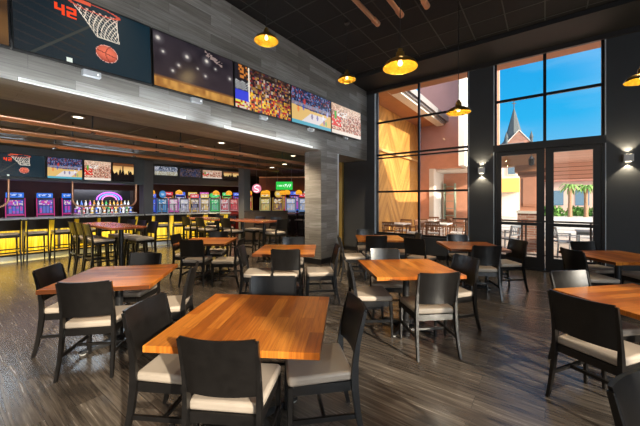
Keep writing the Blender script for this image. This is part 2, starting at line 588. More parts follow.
struct('door_frame', add_box(add_box(BM(), (DX0 + .001, YW + .03, 0), (DX0 + .06, YW + .14, 2.76)), (DX1 - .06, YW + .03, 0), (DX1 - .001, YW + .14, 2.76)), M_FRAME)
# windows of the right-hand wall (beyond the right edge of the frame)
for k, (a, b) in enumerate(RW):
    bm = BM()
    for v in (a + .03, (a + b) / 2, b - .03): add_box(bm, (XR + .1, v - .03, .4), (XR + .16, v + .03, 4.6))
    for z_ in (.43, 1.6, 3.1, 4.57): add_box(bm, (XR + .11, a, z_ - .03), (XR + .15, b, z_ + .03))
    w = struct('window_%d' % (k + 3), bm, M_FRAME)
    obj('pane', box((XR + .127, a + .02, .42), (XR + .133, b - .02, 4.58)), M_GLASS, w)

# led strips along the header's lower edge
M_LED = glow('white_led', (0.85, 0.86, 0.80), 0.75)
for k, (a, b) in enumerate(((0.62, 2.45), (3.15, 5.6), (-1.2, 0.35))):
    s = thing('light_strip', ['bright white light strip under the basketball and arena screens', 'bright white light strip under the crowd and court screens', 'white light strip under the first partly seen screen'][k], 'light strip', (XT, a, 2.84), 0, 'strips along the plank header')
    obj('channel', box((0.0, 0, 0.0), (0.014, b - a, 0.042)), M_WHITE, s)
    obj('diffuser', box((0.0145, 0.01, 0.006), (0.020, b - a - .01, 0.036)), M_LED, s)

# ================================================================== SCREENS
def screen_mesh(bm_name, w, h, fn, parent, strength, nx=72, ny=44, y=0.0, name='screen'):
    """a flat display facing local -Y made of coloured cells; fn(u, v) gives the linear colour"""
    verts, faces, cols = [], [], []
    for j in range(ny + 1):
        for i in range(nx + 1):
            verts.append((-w / 2 + w * i / nx, y, -h / 2 + h * j / ny))
    for j in range(ny):
        for i in range(nx):
            a = j * (nx + 1) + i
            faces.append((a, a + 1, a + nx + 2, a + nx + 1))
            cols.append(fn((i + .5) / nx, (j + .5) / ny))
    me = bpy.data.meshes.new(name)
    me.from_pydata(verts, [], faces)
    at = me.color_attributes.new('display', 'FLOAT_COLOR', 'CORNER')
    buf = []
    for c in cols:
        buf += [c[0], c[1], c[2], 1.0] * 4
    at.data.foreach_set('color', buf)
    key = 'display_%s' % strength
    if key not in MATS:
        m = bpy.data.materials.new(key)
        m.use_nodes = True
        n, l = nt(m)
        b = n['Principled BSDF']
        b.inputs['Base Color'].default_value = (.01, .01, .01, 1)
        b.inputs['Roughness'].default_value = 0.25
        va = n.new('ShaderNodeVertexColor')
        va.layer_name = 'display'
        l.new(va.outputs['Color'], b.inputs['Emission Color'])
        b.inputs['Emission Strength'].default_value = strength
        MATS[key] = m
    me.materials.append(MATS[key])
    o = bpy.data.objects.new(name, me)
    COL.objects.link(o)
    o.parent = parent
    return o

def srgb(r, g, b):
    f = lambda c: ((c / 255) / 12.92) if c / 255 <= 0.04045 else (((c / 255) + 0.055) / 1.055) ** 2.4
    return (f(r), f(g), f(b))

def lerp(a, b, t):
    return tuple(a[i] * (1 - t) + b[i] * t for i in range(3))

def hsh(i, j, s=0):
    x = math.sin(i * 127.1 + j * 311.7 + s * 74.7) * 43758.5453
    return x - math.floor(x)

def pick(cols, h):
    return cols[min(len(cols) - 1, int(h * len(cols)))]

def vnoise(x, y, s=0):
    i, j = math.floor(x), math.floor(y)
    fx, fy = x - i, y - j
    fx, fy = fx * fx * (3 - 2 * fx), fy * fy * (3 - 2 * fy)
    a = hsh(i, j, s) * (1 - fx) + hsh(i + 1, j, s) * fx
    b = hsh(i, j + 1, s) * (1 - fx) + hsh(i + 1, j + 1, s) * fx
    return a * (1 - fy) + b * fy

SEG = {'4': 'bfgc', '2': 'abged'}
def seg_digit(ch, x, y):
    """x, y in 0..1 in a seven-segment cell"""
    on = SEG[ch]
    t = .2
    if 'a' in on and y > 1 - t: return True
    if 'd' in on and y < t: return True
    if 'g' in on and abs(y - .5) < t / 2: return True
    if 'f' in on and x < t * 1.4 and y >= .5: return True
    if 'e' in on and x < t * 1.4 and y <= .5: return True
    if 'b' in on and x > 1 - t * 1.4 and y >= .5: return True
    if 'c' in on and x > 1 - t * 1.4 and y <= .5: return True
    return False

def img_hoop(u, v):
    """dark arena, red score digits, orange rim with white net, ball below it"""
    c = lerp(srgb(22, 30, 36), srgb(12, 38, 50), min(1, u * 1.6))
    if u < .45 and v > .1:                       # roof beams
        k = (v * 1.3 + u * .5) % .16
        c = srgb(38, 38, 40) if k < .03 else c
    k = v - (1.02 - .55 * (u))
    if u < .62 and abs((u - .16) * .9 + (v - .25) * -.55 - .08) < .012: c = srgb(52, 56, 52)
    if .24 < u < .42 and .6 < v < .9:
        x, y = (u - .25) / .06, (v - .66) / .15
        if 0 <= x <= 1 and 0 <= y <= 1 and seg_digit('4', x, y): c = srgb(255, 70, 25)
        x = (u - .33) / .06
        if 0 <= x <= 1 and 0 <= y <= 1 and seg_digit('2', x, y): c = srgb(255, 70, 25)
    if .10 < u < .18 and .93 < v: c = srgb(230, 40, 90)
    # net narrows from the rim down to the right
    t = (.93 - v) / .42
    if -.1 < t < 1.0:
        cu = .53 + .10 * max(0, t)
        half = .19 - .10 * max(0, t) ** .7
        top = .93 - .05 * math.sqrt(max(0, 1 - ((u - .53) / .2) ** 2))
        xx = (u - cu) / half
        if abs(xx) < 1.0 and v < top + .02:
            ph = xx * 3.6
            a = (ph + t * 5.5) % 1
            b = (ph - t * 5.5) % 1
            if a < .2 or b < .2 or abs(xx) > .93 or t > .96: c = lerp(srgb(232, 222, 205), srgb(200, 110, 90), .6 * max(0, .35 - t) / .35)
    dx, dy = (u - .53) / .195, (v - .93) / .06
    rr = dx * dx + dy * dy
    if .74 < rr < 1.12: c = srgb(205, 80, 58)
    if .36 < u < .50 and v > .95: c = srgb(222, 90, 60)
    # ball
    bx, by = (u - .612) / .088, (v - .29) / .135
    q = bx * bx + by * by
    if q < 1:
        c = lerp(srgb(240, 120, 90), srgb(150, 46, 38), min(1, q * .5 + max(0, -by) * .5))
        if abs(by + .25 * bx) < .05 or abs(bx - .45 * by * by + .1) < .04: c = srgb(130, 45, 38)
        if q > .9: c = srgb(240, 185, 172)
    if abs(u - .33) < .02 and abs(v - .035) < .03: c = srgb(235, 245, 235)
    return c

def img_arena(u, v):
    """dark stadium with spotlights and a lit golden stand along the bottom"""
    c = lerp(srgb(50, 38, 44), srgb(22, 20, 30), v)
    n = vnoise(u * 7, v * 6, 3)
    c = lerp(c, srgb(70, 60, 66), n * .45)
    if v < .17: c = lerp(srgb(150, 95, 45), srgb(215, 160, 80), vnoise(u * 26, v * 9, 5))
    elif v < .22: c = lerp(c, srgb(150, 100, 50), (.22 - v) / .05)
    for k, (x, y, r) in enumerate(((.05, .88, .05), (.1, .66, .03), (.37, .72, .045), (.62, .78, .05), (.27, .5, .03), (.2, .36, .03), (.6, .46, .03), (.95, .58, .035), (.5, .56, .02), (.74, .68, .025))):
        d = math.hypot((u - x), (v - y) * .62)
        c = lerp(c, (.35, .31, .33), max(0, 1 - d / (r * 1.8)) ** 2 * .6)
        c = lerp(c, (1.0, .93, .8), max(0, 1 - d / (r * .62)) ** 1.2)
    if v > .55 and abs((v - .95) + (u - .6) * .6) < .05 and .6 < u < .84 and hsh(int(u * 60), int(v * 40), 6) > .45: c = srgb(150, 130, 125)
    return c

def img_fans(u, v):
    """packed crowd behind the basket, blue panel low left"""
    i, j = int(u * 36), int(v * 22)
    h = hsh(i, j, 9)
    c = pick([srgb(60, 30, 28), srgb(150, 95, 70), srgb(190, 140, 60), srgb(30, 26, 34), srgb(120, 40, 60), srgb(210, 190, 170), srgb(90, 70, 110), srgb(200, 70, 50), srgb(40, 36, 50), srgb(170, 120, 90)], h)
    if v < .45 and hsh(i, j, 2) > .5: c = pick([srgb(250, 205, 50), srgb(200, 40, 40), srgb(235, 160, 60)], hsh(i, j, 4))
    c = lerp(c, (.02, .012, .01), .5 * (v > .85) + .6 * vnoise(u * 9, v * 8, 1) * (1 - .4 * (v < .4)))
    if u < .22:
        c = srgb(34, 30, 36) if v > .42 else srgb(60, 70, 215)
        if v > .7 and u > .06: c = pick([srgb(200, 120, 50), srgb(60, 40, 30)], h)
        if .44 < v < .64 and (abs((v * 2 + u) % .09) < .03): c = srgb(225, 225, 225)
        if v < .18: c = pick([srgb(230, 230, 90), srgb(180, 40, 40), srgb(220, 200, 180)], h)
    if .205 < u < .235 and v > .2: c = srgb(245, 235, 215)
    return c

def img_court(u, v):
    """basketball court from the stand: dark blue crowd above a yellow floor"""
    i, j = int(u * 40), int(v * 24)
    if v > .52 - .06 * math.sin(u * 2):
        c = pick([srgb(22, 26, 60), srgb(60, 80, 140), srgb(120, 140, 190), srgb(30, 40, 80), srgb(150, 60, 60), srgb(16, 18, 36)], hsh(i, j, 6))
        if .52 < v < .62: c = lerp(c, srgb(190, 180, 190), .5)
        c = lerp(c, srgb(60, 66, 90), .25)
    else:
        c = srgb(226, 186, 112)
        if v < .38 and abs(u - .52 - (v - .2) * .8) < .22: c = srgb(225, 215, 215)
        if v < .1: c = srgb(90, 170, 190)
    base_ = c
    for x, y, cc in ((.15, .42, (235, 110, 50)), (.27, .5, (40, 80, 190)), (.3, .68, (210, 60, 40)), (.62, .3, (60, 60, 160)), (.78, .36, (240, 240, 250)), (.8, .22, (120, 80, 160)), (.9, .5, (190, 190, 250)), (.48, .3, (80, 50, 120)), (.86, .2, (70, 180, 110))):
        if ((u - x) / .026) ** 2 + ((v - y) / .09) ** 2 < 1: c = lerp(srgb(*cc), base_, .3)
    return c

def img_hall(u, v):
    """warm pinkish crowd with a red-clothed player at the left"""
    i, j = int(u * 44), int(v * 26)
    c = pick([srgb(222, 180, 160), srgb(190, 110, 90), srgb(240, 215, 190), srgb(150, 90, 70), srgb(205, 150, 120), srgb(120, 80, 70)], hsh(i, j, 12))
    c = lerp(c, srgb(235, 205, 175), max(0, v - .6) * 1.6)
    if v < .12: c = srgb(240, 225, 210)
    if u < .3 and .25 < v < .6 and hsh(i, j, 3) > .3: c = srgb(225, 45, 30)
    if abs(u - .12) < .03 and .5 < v < .75: c = srgb(80, 170, 60)
    if .18 < u < .5 and .6 < v < .8 and hsh(i, j, 5) > .55: c = srgb(240, 235, 230)
    return c

def img_golden(u, v):
    c = lerp(srgb(70, 45, 25), srgb(150, 105, 55), vnoise(u * 3, v * 6, 7))
    return lerp(c, (0, 0, 0), .4)

def img_concert(u, v):
    """raised arms against a warm stage light"""
    c = lerp(srgb(250, 215, 140), srgb(200, 110, 50), min(1, abs(v - .55) * 2.2))
    edge = .35 + .28 * vnoise(u * 16, 0, 8) + .22 * (hsh(int(u * 18), 0, 5) > .68)
    if v < edge: c = srgb(14, 10, 12)
    if v > .84: c = lerp(c, srgb(60, 30, 20), .8)
    return c

def img_dim(u, v):
    i, j = int(u * 30), int(v * 12)
    return pick([srgb(20, 24, 40), srgb(70, 70, 100), srgb(120, 90, 70), srgb(30, 26, 30), srgb(50, 60, 90)], hsh(i, j, 21))

def img_brightgame(u, v):
    i, j = int(u * 30), int(v * 12)
    if v < .4: return pick([srgb(200, 200, 190), srgb(170, 160, 130)], hsh(i, j, 2))
    return pick([srgb(120, 130, 150), srgb(200, 200, 210), srgb(60, 70, 90)], hsh(i, j, 22))

def television(label, loc, rz, w, h, fn, group, strength=1.0, tilt=0.0, mount=True, cells=(84, 50), depth=0.07):
    t = thing('television', label, 'television', loc, rz, group)
    t.rotation_euler = (0, tilt, rz)
    bz = 0.012
    bm = BM()
    add_box(bm, (-w / 2, 0.006, -h / 2), (w / 2, depth, h / 2))
    obj('case', bm, M_BLACK, t, bevel=.004)
    bm = BM()
    add_box(bm, (-w / 2, 0, -h / 2), (-w / 2 + bz, .0055, h / 2)); add_box(bm, (w / 2 - bz, 0, -h / 2), (w / 2, .0055, h / 2))
    add_box(bm, (-w / 2 + bz, 0, -h / 2), (w / 2 - bz, .0055, -h / 2 + bz)); add_box(bm, (-w / 2 + bz, 0, h / 2 - bz), (w / 2 - bz, .0055, h / 2))
    obj('bezel', bm, M_BLACK, t)
    screen_mesh('s', w - 2 * bz - .002, h - 2 * bz - .002, fn, t, strength, cells[0], cells[1], y=0.004)
    if mount:
        b = obj('media_box', box((-.09, .03, -h / 2 - .075), (.09, .105, -h / 2 - .004)), M_GREYBOX, t, bevel=.006)
        obj('status_light', box((.05, .026, -h / 2 - .05), (.062, .0305, -h / 2 - .036)), glow('status_white', (1, 1, 1), 3), b)
    return t

G = 'screens in a row on the plank header'
ys = [-.84, .546, 1.915, 3.275, 4.735, 6.235, 7.765]
fns = [img_golden, img_hoop, img_arena, img_fans, img_court, img_hall]
labs = ['television at the left edge of the row, showing dim golden light',
        'wide television showing a basketball under a hoop net and red digits',
        'television showing a dark arena with spotlights above a golden stand',
        'television showing a packed colourful crowd with a blue panel',
        'television showing a yellow basketball court under a blue crowd',
        'television nearest the window, showing a pinkish crowd and red shirt']
for k in range(6):
    y0, y1 = ys[k], ys[k + 1]
    yc = (y0 + y1) / 2
    television(labs[k], (XT + 0.11, yc, 3.55 + 0.032 * (yc - 1.25)), PI / 2, y1 - y0 - 0.012, 0.79, fns[k], G, 1.0, -0.032, cells=(150, 92) if k == 1 else (100, 60))

for a_, b_ in ((0.3, 2.6), (2.9, 5.8), (-1.4, .2)):
    light('header_wash', 'AREA', (XT + .16, (a_ + b_) / 2, 2.80), 3.2 * (b_ - a_), (.86, .95, 1.0), (b_ - a_, .03), target=(XT, (a_ + b_) / 2, 3.0))
# ================================================================== PENDANTS, SCONCES, TUBES
def make_pendant(drop, label):
    """origin at the shade's rim"""
    t = thing('pendant_lamp', label, 'pendant lamp', group='brass dome pendant lamps')
    prof = [(.175, 0), (.172, .012), (.150, .045), (.105, .075), (.052, .090), (.048, .10), (.040, .155), (.026, .165), (.022, .19), (.0, .195)]
    sh = obj('shade', lathe(prof, 32, cap=False), M_BRASS, t, smooth=True)
    obj('shade_lining', lathe([(.172, .001), (.146, .042), (.102, .070), (.03, .084)], 32, cap=False), M_BRASSIN, sh, smooth=True)
    obj('bulb', lathe([(0, .018), (.02, .024), (.028, .045), (.018, .07), (.012, .088)], 16), M_BULB, t, smooth=True)
    obj('cord', tube([(0, 0, .19), (0, 0, drop)], .005, 8), M_BLACK, t)
    obj('ceiling_cup', lathe([(.05, drop - .03), (.05, drop)], 16), M_BLACK, t)
    return t
for (x, y, z_, lab, pw) in ((-1.19, 2.96, 2.95, 'largest-looking brass dome pendant hanging above the middle of the room', 30),
                        (-1.06, 4.95, 2.93, 'brass dome pendant hanging in front of the left tall window', 30),
                        (-3.25, 3.03, 3.91, 'brass dome pendant high beside the plank header, above the crowd television', 22),
                        (-3.08, 4.98, 3.93, 'small brass dome pendant high near the last television of the row', 22),
                        (0.98, 5.45, 3.09, 'brass dome pendant at the right edge, before the charcoal wall', 30)):
    p = make_pendant(HC - z_ - .001, lab)
    p.location = (x, y, z_)
    light('pendant_bulb', 'POINT', (x, y, z_ + .012), pw * .22, (1.0, .72, .32), .03)

def sconce(x, z_, lab):
    t = thing('wall_sconce', lab, 'wall lamp', (x, YW, z_), 0, 'square up and down wall lamps')
    obj('body', box((-.07, -.11, -.07), (.07, -.004, .07)), mat('sconce_white', (.75, .74, .72), .35), t, bevel=.004)
    obj('back_plate', box((-.04, -.006, -.045), (.04, -.0005, .045)), M_WHITE, t)
    for s in (-1, 1):
        obj('lens', box((-.04, -.095, s * .0715 - .001), (.04, -.02, s * .0715 + .001)), glow('sconce_lens', (1, .86, .6), 12), t)
        light('sconce_beam', 'SPOT', (x, YW - .055, z_ + s * .078), 42, (1.0, .84, .58), .015, rot=(0 if s < 0 else PI, 0, 0), spot_size=R(92), spot_blend=.25)
sconce(-1.25, 2.33, 'square wall lamp on the dark pier between the two tall windows')
sconce(1.30, 2.42, 'square wall lamp on the charcoal wall right of the entrance')

for k, (x, y1) in enumerate(((-1.98, 4.07), (-1.62, 4.08), (-1.27, 4.10))):
    t = thing('copper_tube_lamp', ['copper ceiling tube lamp closest to the screen row', 'middle one of the three copper ceiling tube lamps', 'copper ceiling tube lamp farthest from the screen row'][k], 'ceiling lamp', (x, y1, 4.2), 0, 'copper tube lamps under the ceiling')
    obj('tube', tube([(0, -2.6, 0), (0, -.12, 0)], .032, 16), M_COPPER, t, smooth=True)
    obj('collar', tube([(0, -.14, 0), (0, -.06, 0)], .040, 16), M_COPPER, t, smooth=True)
    obj('end_cap', add_tube(tube([(0, -.06, 0), (0, -.045, 0)], .026, 16), [(0, -.045, 0), (0, 0, 0)], .040, 16), M_COPPER, t, smooth=True)
    for yy in (-2.2, -.5):
        obj('hanger', tube([(0, yy, .03), (0, yy, HC - 4.2 - .001)], .005, 8), M_BLACK, t)
for (x, y, lab) in ((-2.35, 3.2, 'small black track spotlight beside the copper tubes'), (-1.55, 4.75, 'small black track spotlight past the copper tube ends')):
    t = thing('spotlight', lab, 'spotlight', (x, y, HC - .2), 0, 'small ceiling spotlights')
    obj('head', tube([(0, 0, -.06), (.03, .05, .06)], .035, 14), M_BLACK, t)
    obj('lens', tube([(-.0005, -.001, -.0625), (0, 0, -.0605)], .028, 14), glow('spot_lens', (1, .7, .35), 4), t)
    obj('stem', tube([(.02, .03, .05), (.02, .03, .199)], .008, 8), M_BLACK, t)

# ================================================================== DINING CHAIRS
def make_chair():
    """front is +Y; origin on the floor under the seat centre"""
    t = thing('dining_chair', 'chair', 'chair')
    W = .205
    # cushion
    bm = BM()
    poly = [(-.205, -.20), (.205, -.20), (.225, .20), (.21, .225), (-.21, .225), (-.225, .20)]
    add_prism(bm, poly, .425, .485)
    s = obj('seat', bm, M_SEAT, t, bevel=.02, seg=3, smooth=True)
    # seat frame
    bm = BM()
    add_box(bm, (-.20, .185, .365), (.20, .21, .425))
    add_box(bm, (-.19, -.205, .365), (.19, -.18, .425))
    add_box(bm, (-.21, -.18, .365), (-.188, .185, .425))
    add_box(bm, (.188, -.18, .365), (.21, .185, .425))
    obj('seat_frame', bm, M_BLACKWOOD, t)
    for sx in (-1, 1):
        x = sx * .205
        bm = BM()
        add_bar(bm, [(x + sx * .003, .215, 0), (x, .208, .20), (x - sx * .003, .202, .424)], [.024, .030, .036], [.024, .032, .040])
        obj('front_leg', bm, M_BLACKWOOD, t, bevel=.004, seg=1)
        bm = BM()
        zs = [0, .12, .25, .38, .46, .55, .66, .76, .86]
        yy = [-.275, -.245, -.222, -.208, -.206, -.212, -.228, -.250, -.275]
        xx = [.222, .216, .211, .208, .206, .206, .208, .210, .212]
        add_bar(bm, [(sx * xx[i], yy[i], zs[i]) for i in range(9)], [.022, .024, .026, .028, .028, .024, .020, .018, .015], [.028, .034, .040, .046, .046, .038, .030, .026, .022])
        obj('rear_leg', bm, M_BLACKWOOD, t, smooth=False)
    # curved back panel
    bm = BM()
    nx, nz = 12, 6
    def P(i, k, off):
        u = i / nx * 2 - 1
        v = k / nz
        z = .545 + (.868 - .545) * v + (.006 * u * u if k == nz else 0)
        base = -.214 - .064 * (max(0, z - .55) / .31) ** 1.25
        return (u * (.198 + .006 * v), base - .030 * (1 - u * u) + off, z)
    grid = [[[bm.verts.new(P(i, k, off)) for i in range(nx + 1)] for k in range(nz + 1)] for off in (-.008, .008)]
    a, b = grid
    for k in range(nz):
        for i in range(nx):
            bm.faces.new([a[k][i], a[k][i + 1], a[k + 1][i + 1], a[k + 1][i]])
            bm.faces.new([b[k][i], b[k + 1][i], b[k + 1][i + 1], b[k][i + 1]])
    for i in range(nx):
        bm.faces.new([a[0][i], b[0][i], b[0][i + 1], a[0][i + 1]])
        bm.faces.new([a[nz][i], a[nz][i + 1], b[nz][i + 1], b[nz][i]])
    for k in range(nz):
        bm.faces.new([a[k][0], a[k + 1][0], b[k + 1][0], b[k][0]])
        bm.faces.new([a[k][nx], b[k][nx], b[k + 1][nx], a[k + 1][nx]])
    obj('backrest', bm, M_BLACKWOOD, t, smooth=True)
    for sx in (-1, 1):
        obj('side_stretcher', box((sx * .207 - .008, -.222, .185), (sx * .207 + .008, .205, .215)), M_BLACKWOOD, t)
    obj('cross_stretcher', box((-.199, -.02, .188), (.199, .0, .212)), M_BLACKWOOD, t)
    return t

CHAIR = None
def chair(bx, by, heading, label, group='black dining chairs with cream seats'):
    """bx, by: middle of the backrest's top; heading: degrees, direction the sitter faces"""
    global CHAIR
    a = R(heading)
    fx, fy = math.cos(a), math.sin(a)
    loc = (bx + .29 * fx, by + .29 * fy, 0)
    rz = a - PI / 2
    if CHAIR is None:
        CHAIR = make_chair()
        o = CHAIR
        o.location = loc
        o.rotation_euler = (0, 0, rz)
    else:
        o = dup(CHAIR, loc, rz)
    o['label'] = label
    o['category'] = 'chair'
    o['group'] = group
    return o

# ================================================================== DINING TABLES
def make_table(S=1.02):
    t = thing('dining_table', 'table', 'table')
    h = S / 2
    obj('table_top', box((-h + .025, -h, .712), (h - .025, h, .752)), M_TOP, t, bevel=.003, seg=1)
    obj('column', lathe([(.04, .03), (.04, .70)], 24), M_IRON, t, smooth=True)
    obj('top_bracket', add_box(add_box(BM(), (-.25, -.03, .695), (.25, .03, .7118)), (-.03, -.25, .690), (.03, .25, .7118)), M_IRON, t)
    bm = BM()
    for k in range(4):
        a = R(45 + 90 * k)
        M = Matrix.Rotation(a, 4, 'Z')
        vs = [(0.0, -.045, .015), (.36, -.028, .015), (.36, .028, .015), (0, .045, .015), (0.0, -.04, .075), (.36, -.022, .035), (.36, .022, .035), (0, .04, .075)]
        v = [bm.verts.new(M @ Vector(p)) for p in vs]
        for f in [(0, 3, 2, 1), (4, 5, 6, 7), (0, 1, 5, 4), (1, 2, 6, 5), (2, 3, 7, 6), (3, 0, 4, 7)]:
            bm.faces.new([v[i] for i in f])
    add_lathe(bm, [(.07, .02), (.07, .07), (.05, .085), (.041, .09)], 24)
    b = obj('cross_base', bm, M_IRON, t)
    for k in range(4):
        a = R(45 + 90 * k)
        obj('glide', lathe([(.026, 0), (.030, .012), (.018, .0155)], 14, c=(.335 * math.cos(a), .335 * math.sin(a), 0)), M_GLIDE, b)
    return t
TABLE = None
def table(x, y, rot, label):
    global TABLE
    if TABLE is None:
        TABLE = make_table()
        o = TABLE
        o.location = (x, y, 0)
        o.rotation_euler = (0, 0, R(rot))
    else:
        o = dup(TABLE, (x, y, 0), R(rot))
    o['label'] = label
    o['category'] = 'table'
    o['group'] = 'square butcher-block dining tables'
    return o

table(-1.668, 1.444, 32 + 90, 'square butcher-block dining table nearest the viewer, largest in view')
table(-3.82, 1.34, 48, 'square dining table at left, in front of the communal high table')
table(-1.40, 3.67, 42 + 90, 'honey-lit square dining table in the middle of the dark floor')
table(-5.65, 3.62, 38, 'small-looking square dining table nearest the bar stools')
table(-3.56, 3.80, 36, 'square dining table standing just before the plank column')
table(-3.00, 6.24, 33 + 90, 'square dining table under the left tall window, by the corner')
table(-1.12, 6.18, 29, 'square dining table before the pier with the wall lamp')
table(0.88, 6.32, 37 + 90, 'square dining table right of the entrance doors, against the charcoal wall')
table(0.76, 3.60, 48, 'square dining table at right, cut by the frame edge')

k = 1.02
# nearest table
chair(-1.352, .912, 121, 'dining chair with its back to the viewer, at the nearest table')
chair(-2.28, .955, 31, 'dining chair at the left side of the nearest table, seen side-on')
chair(-1.07, 1.88, 226, 'dining chair at the right side of the nearest table, cream seat lit')
chair(-2.05, 2.00, -53, 'dining chair across the nearest table, only its back showing above the top')
# left table
chair(-4.30, .82, 48, 'leftmost dining chair, turned side-on, at the left table')
chair(-3.25, .86, 137, 'dining chair with its back to the viewer at the left table')
chair(-4.36, 1.86, -54, 'dining chair behind the left table, facing the viewer')
chair(-3.12, 1.84, 230, 'dining chair between the left table and the nearest table, back edge-on')
# middle table
chair(-.83, 3.09, 133, 'dining chair with its back to the viewer at the middle table')
chair(-1.93, 3.10, 40, 'dining chair at the left side of the middle table')
chair(-1.92, 4.16, -58, 'dining chair across the middle table, its back shining pale')
chair(-.80, 4.22, 233, 'dining chair at the right of the middle table, overlapping the table behind')
# bar-side table
chair(-5.20, 2.98, 127, 'dining chair with its back to the viewer at the bar-side table')
chair(-6.10, 4.20, -52, 'dining chair across the bar-side table, only its top showing')
chair(-4.60, 3.68, 217, 'dining chair at the right side of the bar-side table')
chair(-6.28, 3.24, 37, 'dining chair almost hidden at the left of the bar-side table')
# column table
chair(-3.06, 3.23, 126, 'black-backed dining chair facing away at the table before the column')
chair(-3.83, 3.01, 38, 'dining chair at the left side of the table before the column')
chair(-3.98, 4.43, -53, 'dining chair across the table before the column, a small bright back')
chair(-2.66, 4.04, 222, 'dining chair at the right side of the table before the column')
# corner window table
chair(-2.75, 5.60, 127, 'dining chair facing away at the corner window table')
chair(-3.62, 6.70, -52, 'dining chair across the corner window table, back catching daylight')
chair(-3.36, 5.10, 40, 'dining chair at the left of the corner window table, near the column')
chair(-2.22, 6.62, 217, 'dining chair at the right of the corner window table, mostly hidden')
# pier table
chair(-2.02, 5.68, 80, 'large-looking dark dining chair back left of the table by the pier')
chair(-.73, 5.40, 120, 'dining chair facing away at the table by the pier')
chair(-.38, 6.56, 222, 'dining chair right of the pier table, before the entrance doors')
chair(-1.50, 6.85, -58, 'dining chair across the pier table, close under the wall')
# charcoal wall table
chair(.30, 5.76, 34, 'black-backed dining chair left of the table by the charcoal wall')
chair(.52, 7.0, -52, 'bluish-lit dining chair behind the charcoal wall table, before the doors')
chair(1.46, 6.72, 217, 'dining chair on the far right of the charcoal wall table')
# right table
chair(.18, 3.95, -44, 'dining chair with a pale shining back at the right table')
chair(.20, 2.92, 59, 'large dark dining chair facing away at the right table')
chair(.295, 1.755, -31, 'dining chair cut off at the bottom right corner')

# ================================================================== BAR AREA
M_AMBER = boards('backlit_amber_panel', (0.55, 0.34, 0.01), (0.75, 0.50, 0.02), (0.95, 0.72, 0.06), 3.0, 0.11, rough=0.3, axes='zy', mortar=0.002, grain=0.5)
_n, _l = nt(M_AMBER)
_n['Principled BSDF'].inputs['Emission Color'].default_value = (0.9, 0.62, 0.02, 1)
_n['Principled BSDF'].inputs['Emission Strength'].default_value = 0.75  # emission stands in for yellow light falling on the bar front
M_STONE = mat('pale_bar_top', (0.80, 0.81, 0.80), 0.2, noise=0.1, nscale=5)

def counter(label, p0, p1, n):
    """straight bar from p0 to p1 (front edge of the top); the customer side is to the right of p0->p1"""
    d = Vector((p1[0] - p0[0], p1[1] - p0[1], 0))
    L = d.length
    rz = math.atan2(d.y, d.x)
    t = thing('bar_counter', label, 'bar counter', (p0[0], p0[1], 0), rz, 'sections of the amber-lit bar')
    # local: x along the bar, -y is the customer side
    obj('counter_top', box((0, 0, 1.08), (L, .75, 1.125)), M_STONE, t, bevel=.006)
    obj('body', box((0.02, .26, .0), (L - .02, .72, 1.0795)), M_BLACK, t)
    w = L / n
    for i in range(n):
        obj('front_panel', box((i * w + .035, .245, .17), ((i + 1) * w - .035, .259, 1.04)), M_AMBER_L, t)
    for i in range(n + 1):
        x = min(max(i * w, .03), L - .03)
        obj('divider', box((x - .03, .225, .12), (x + .03, .2585, 1.078)), M_DARKWOOD, t)
    obj('kick_board', box((.02, .235, .0), (L - .02, .2595, .115)), M_STEEL, t)
    obj('foot_rail', tube([(.05, .12, .2), (L - .05, .12, .2)], .02, 10), M_BRASS, t)
    return t
# amber panel in the counter's own frame; emission stands in for lamplight
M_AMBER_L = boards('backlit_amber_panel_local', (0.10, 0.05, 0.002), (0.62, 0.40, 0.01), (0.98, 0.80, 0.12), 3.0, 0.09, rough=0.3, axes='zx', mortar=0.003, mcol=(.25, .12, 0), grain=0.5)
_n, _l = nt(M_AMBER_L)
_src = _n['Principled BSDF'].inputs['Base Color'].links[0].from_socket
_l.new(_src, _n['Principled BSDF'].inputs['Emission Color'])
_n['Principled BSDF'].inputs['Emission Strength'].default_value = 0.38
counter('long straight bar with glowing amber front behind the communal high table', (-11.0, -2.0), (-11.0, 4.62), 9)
counter('far angled section of the amber-fronted bar beyond the grey pillar', (-11.0, 4.66), (-9.95, 7.4), 4)

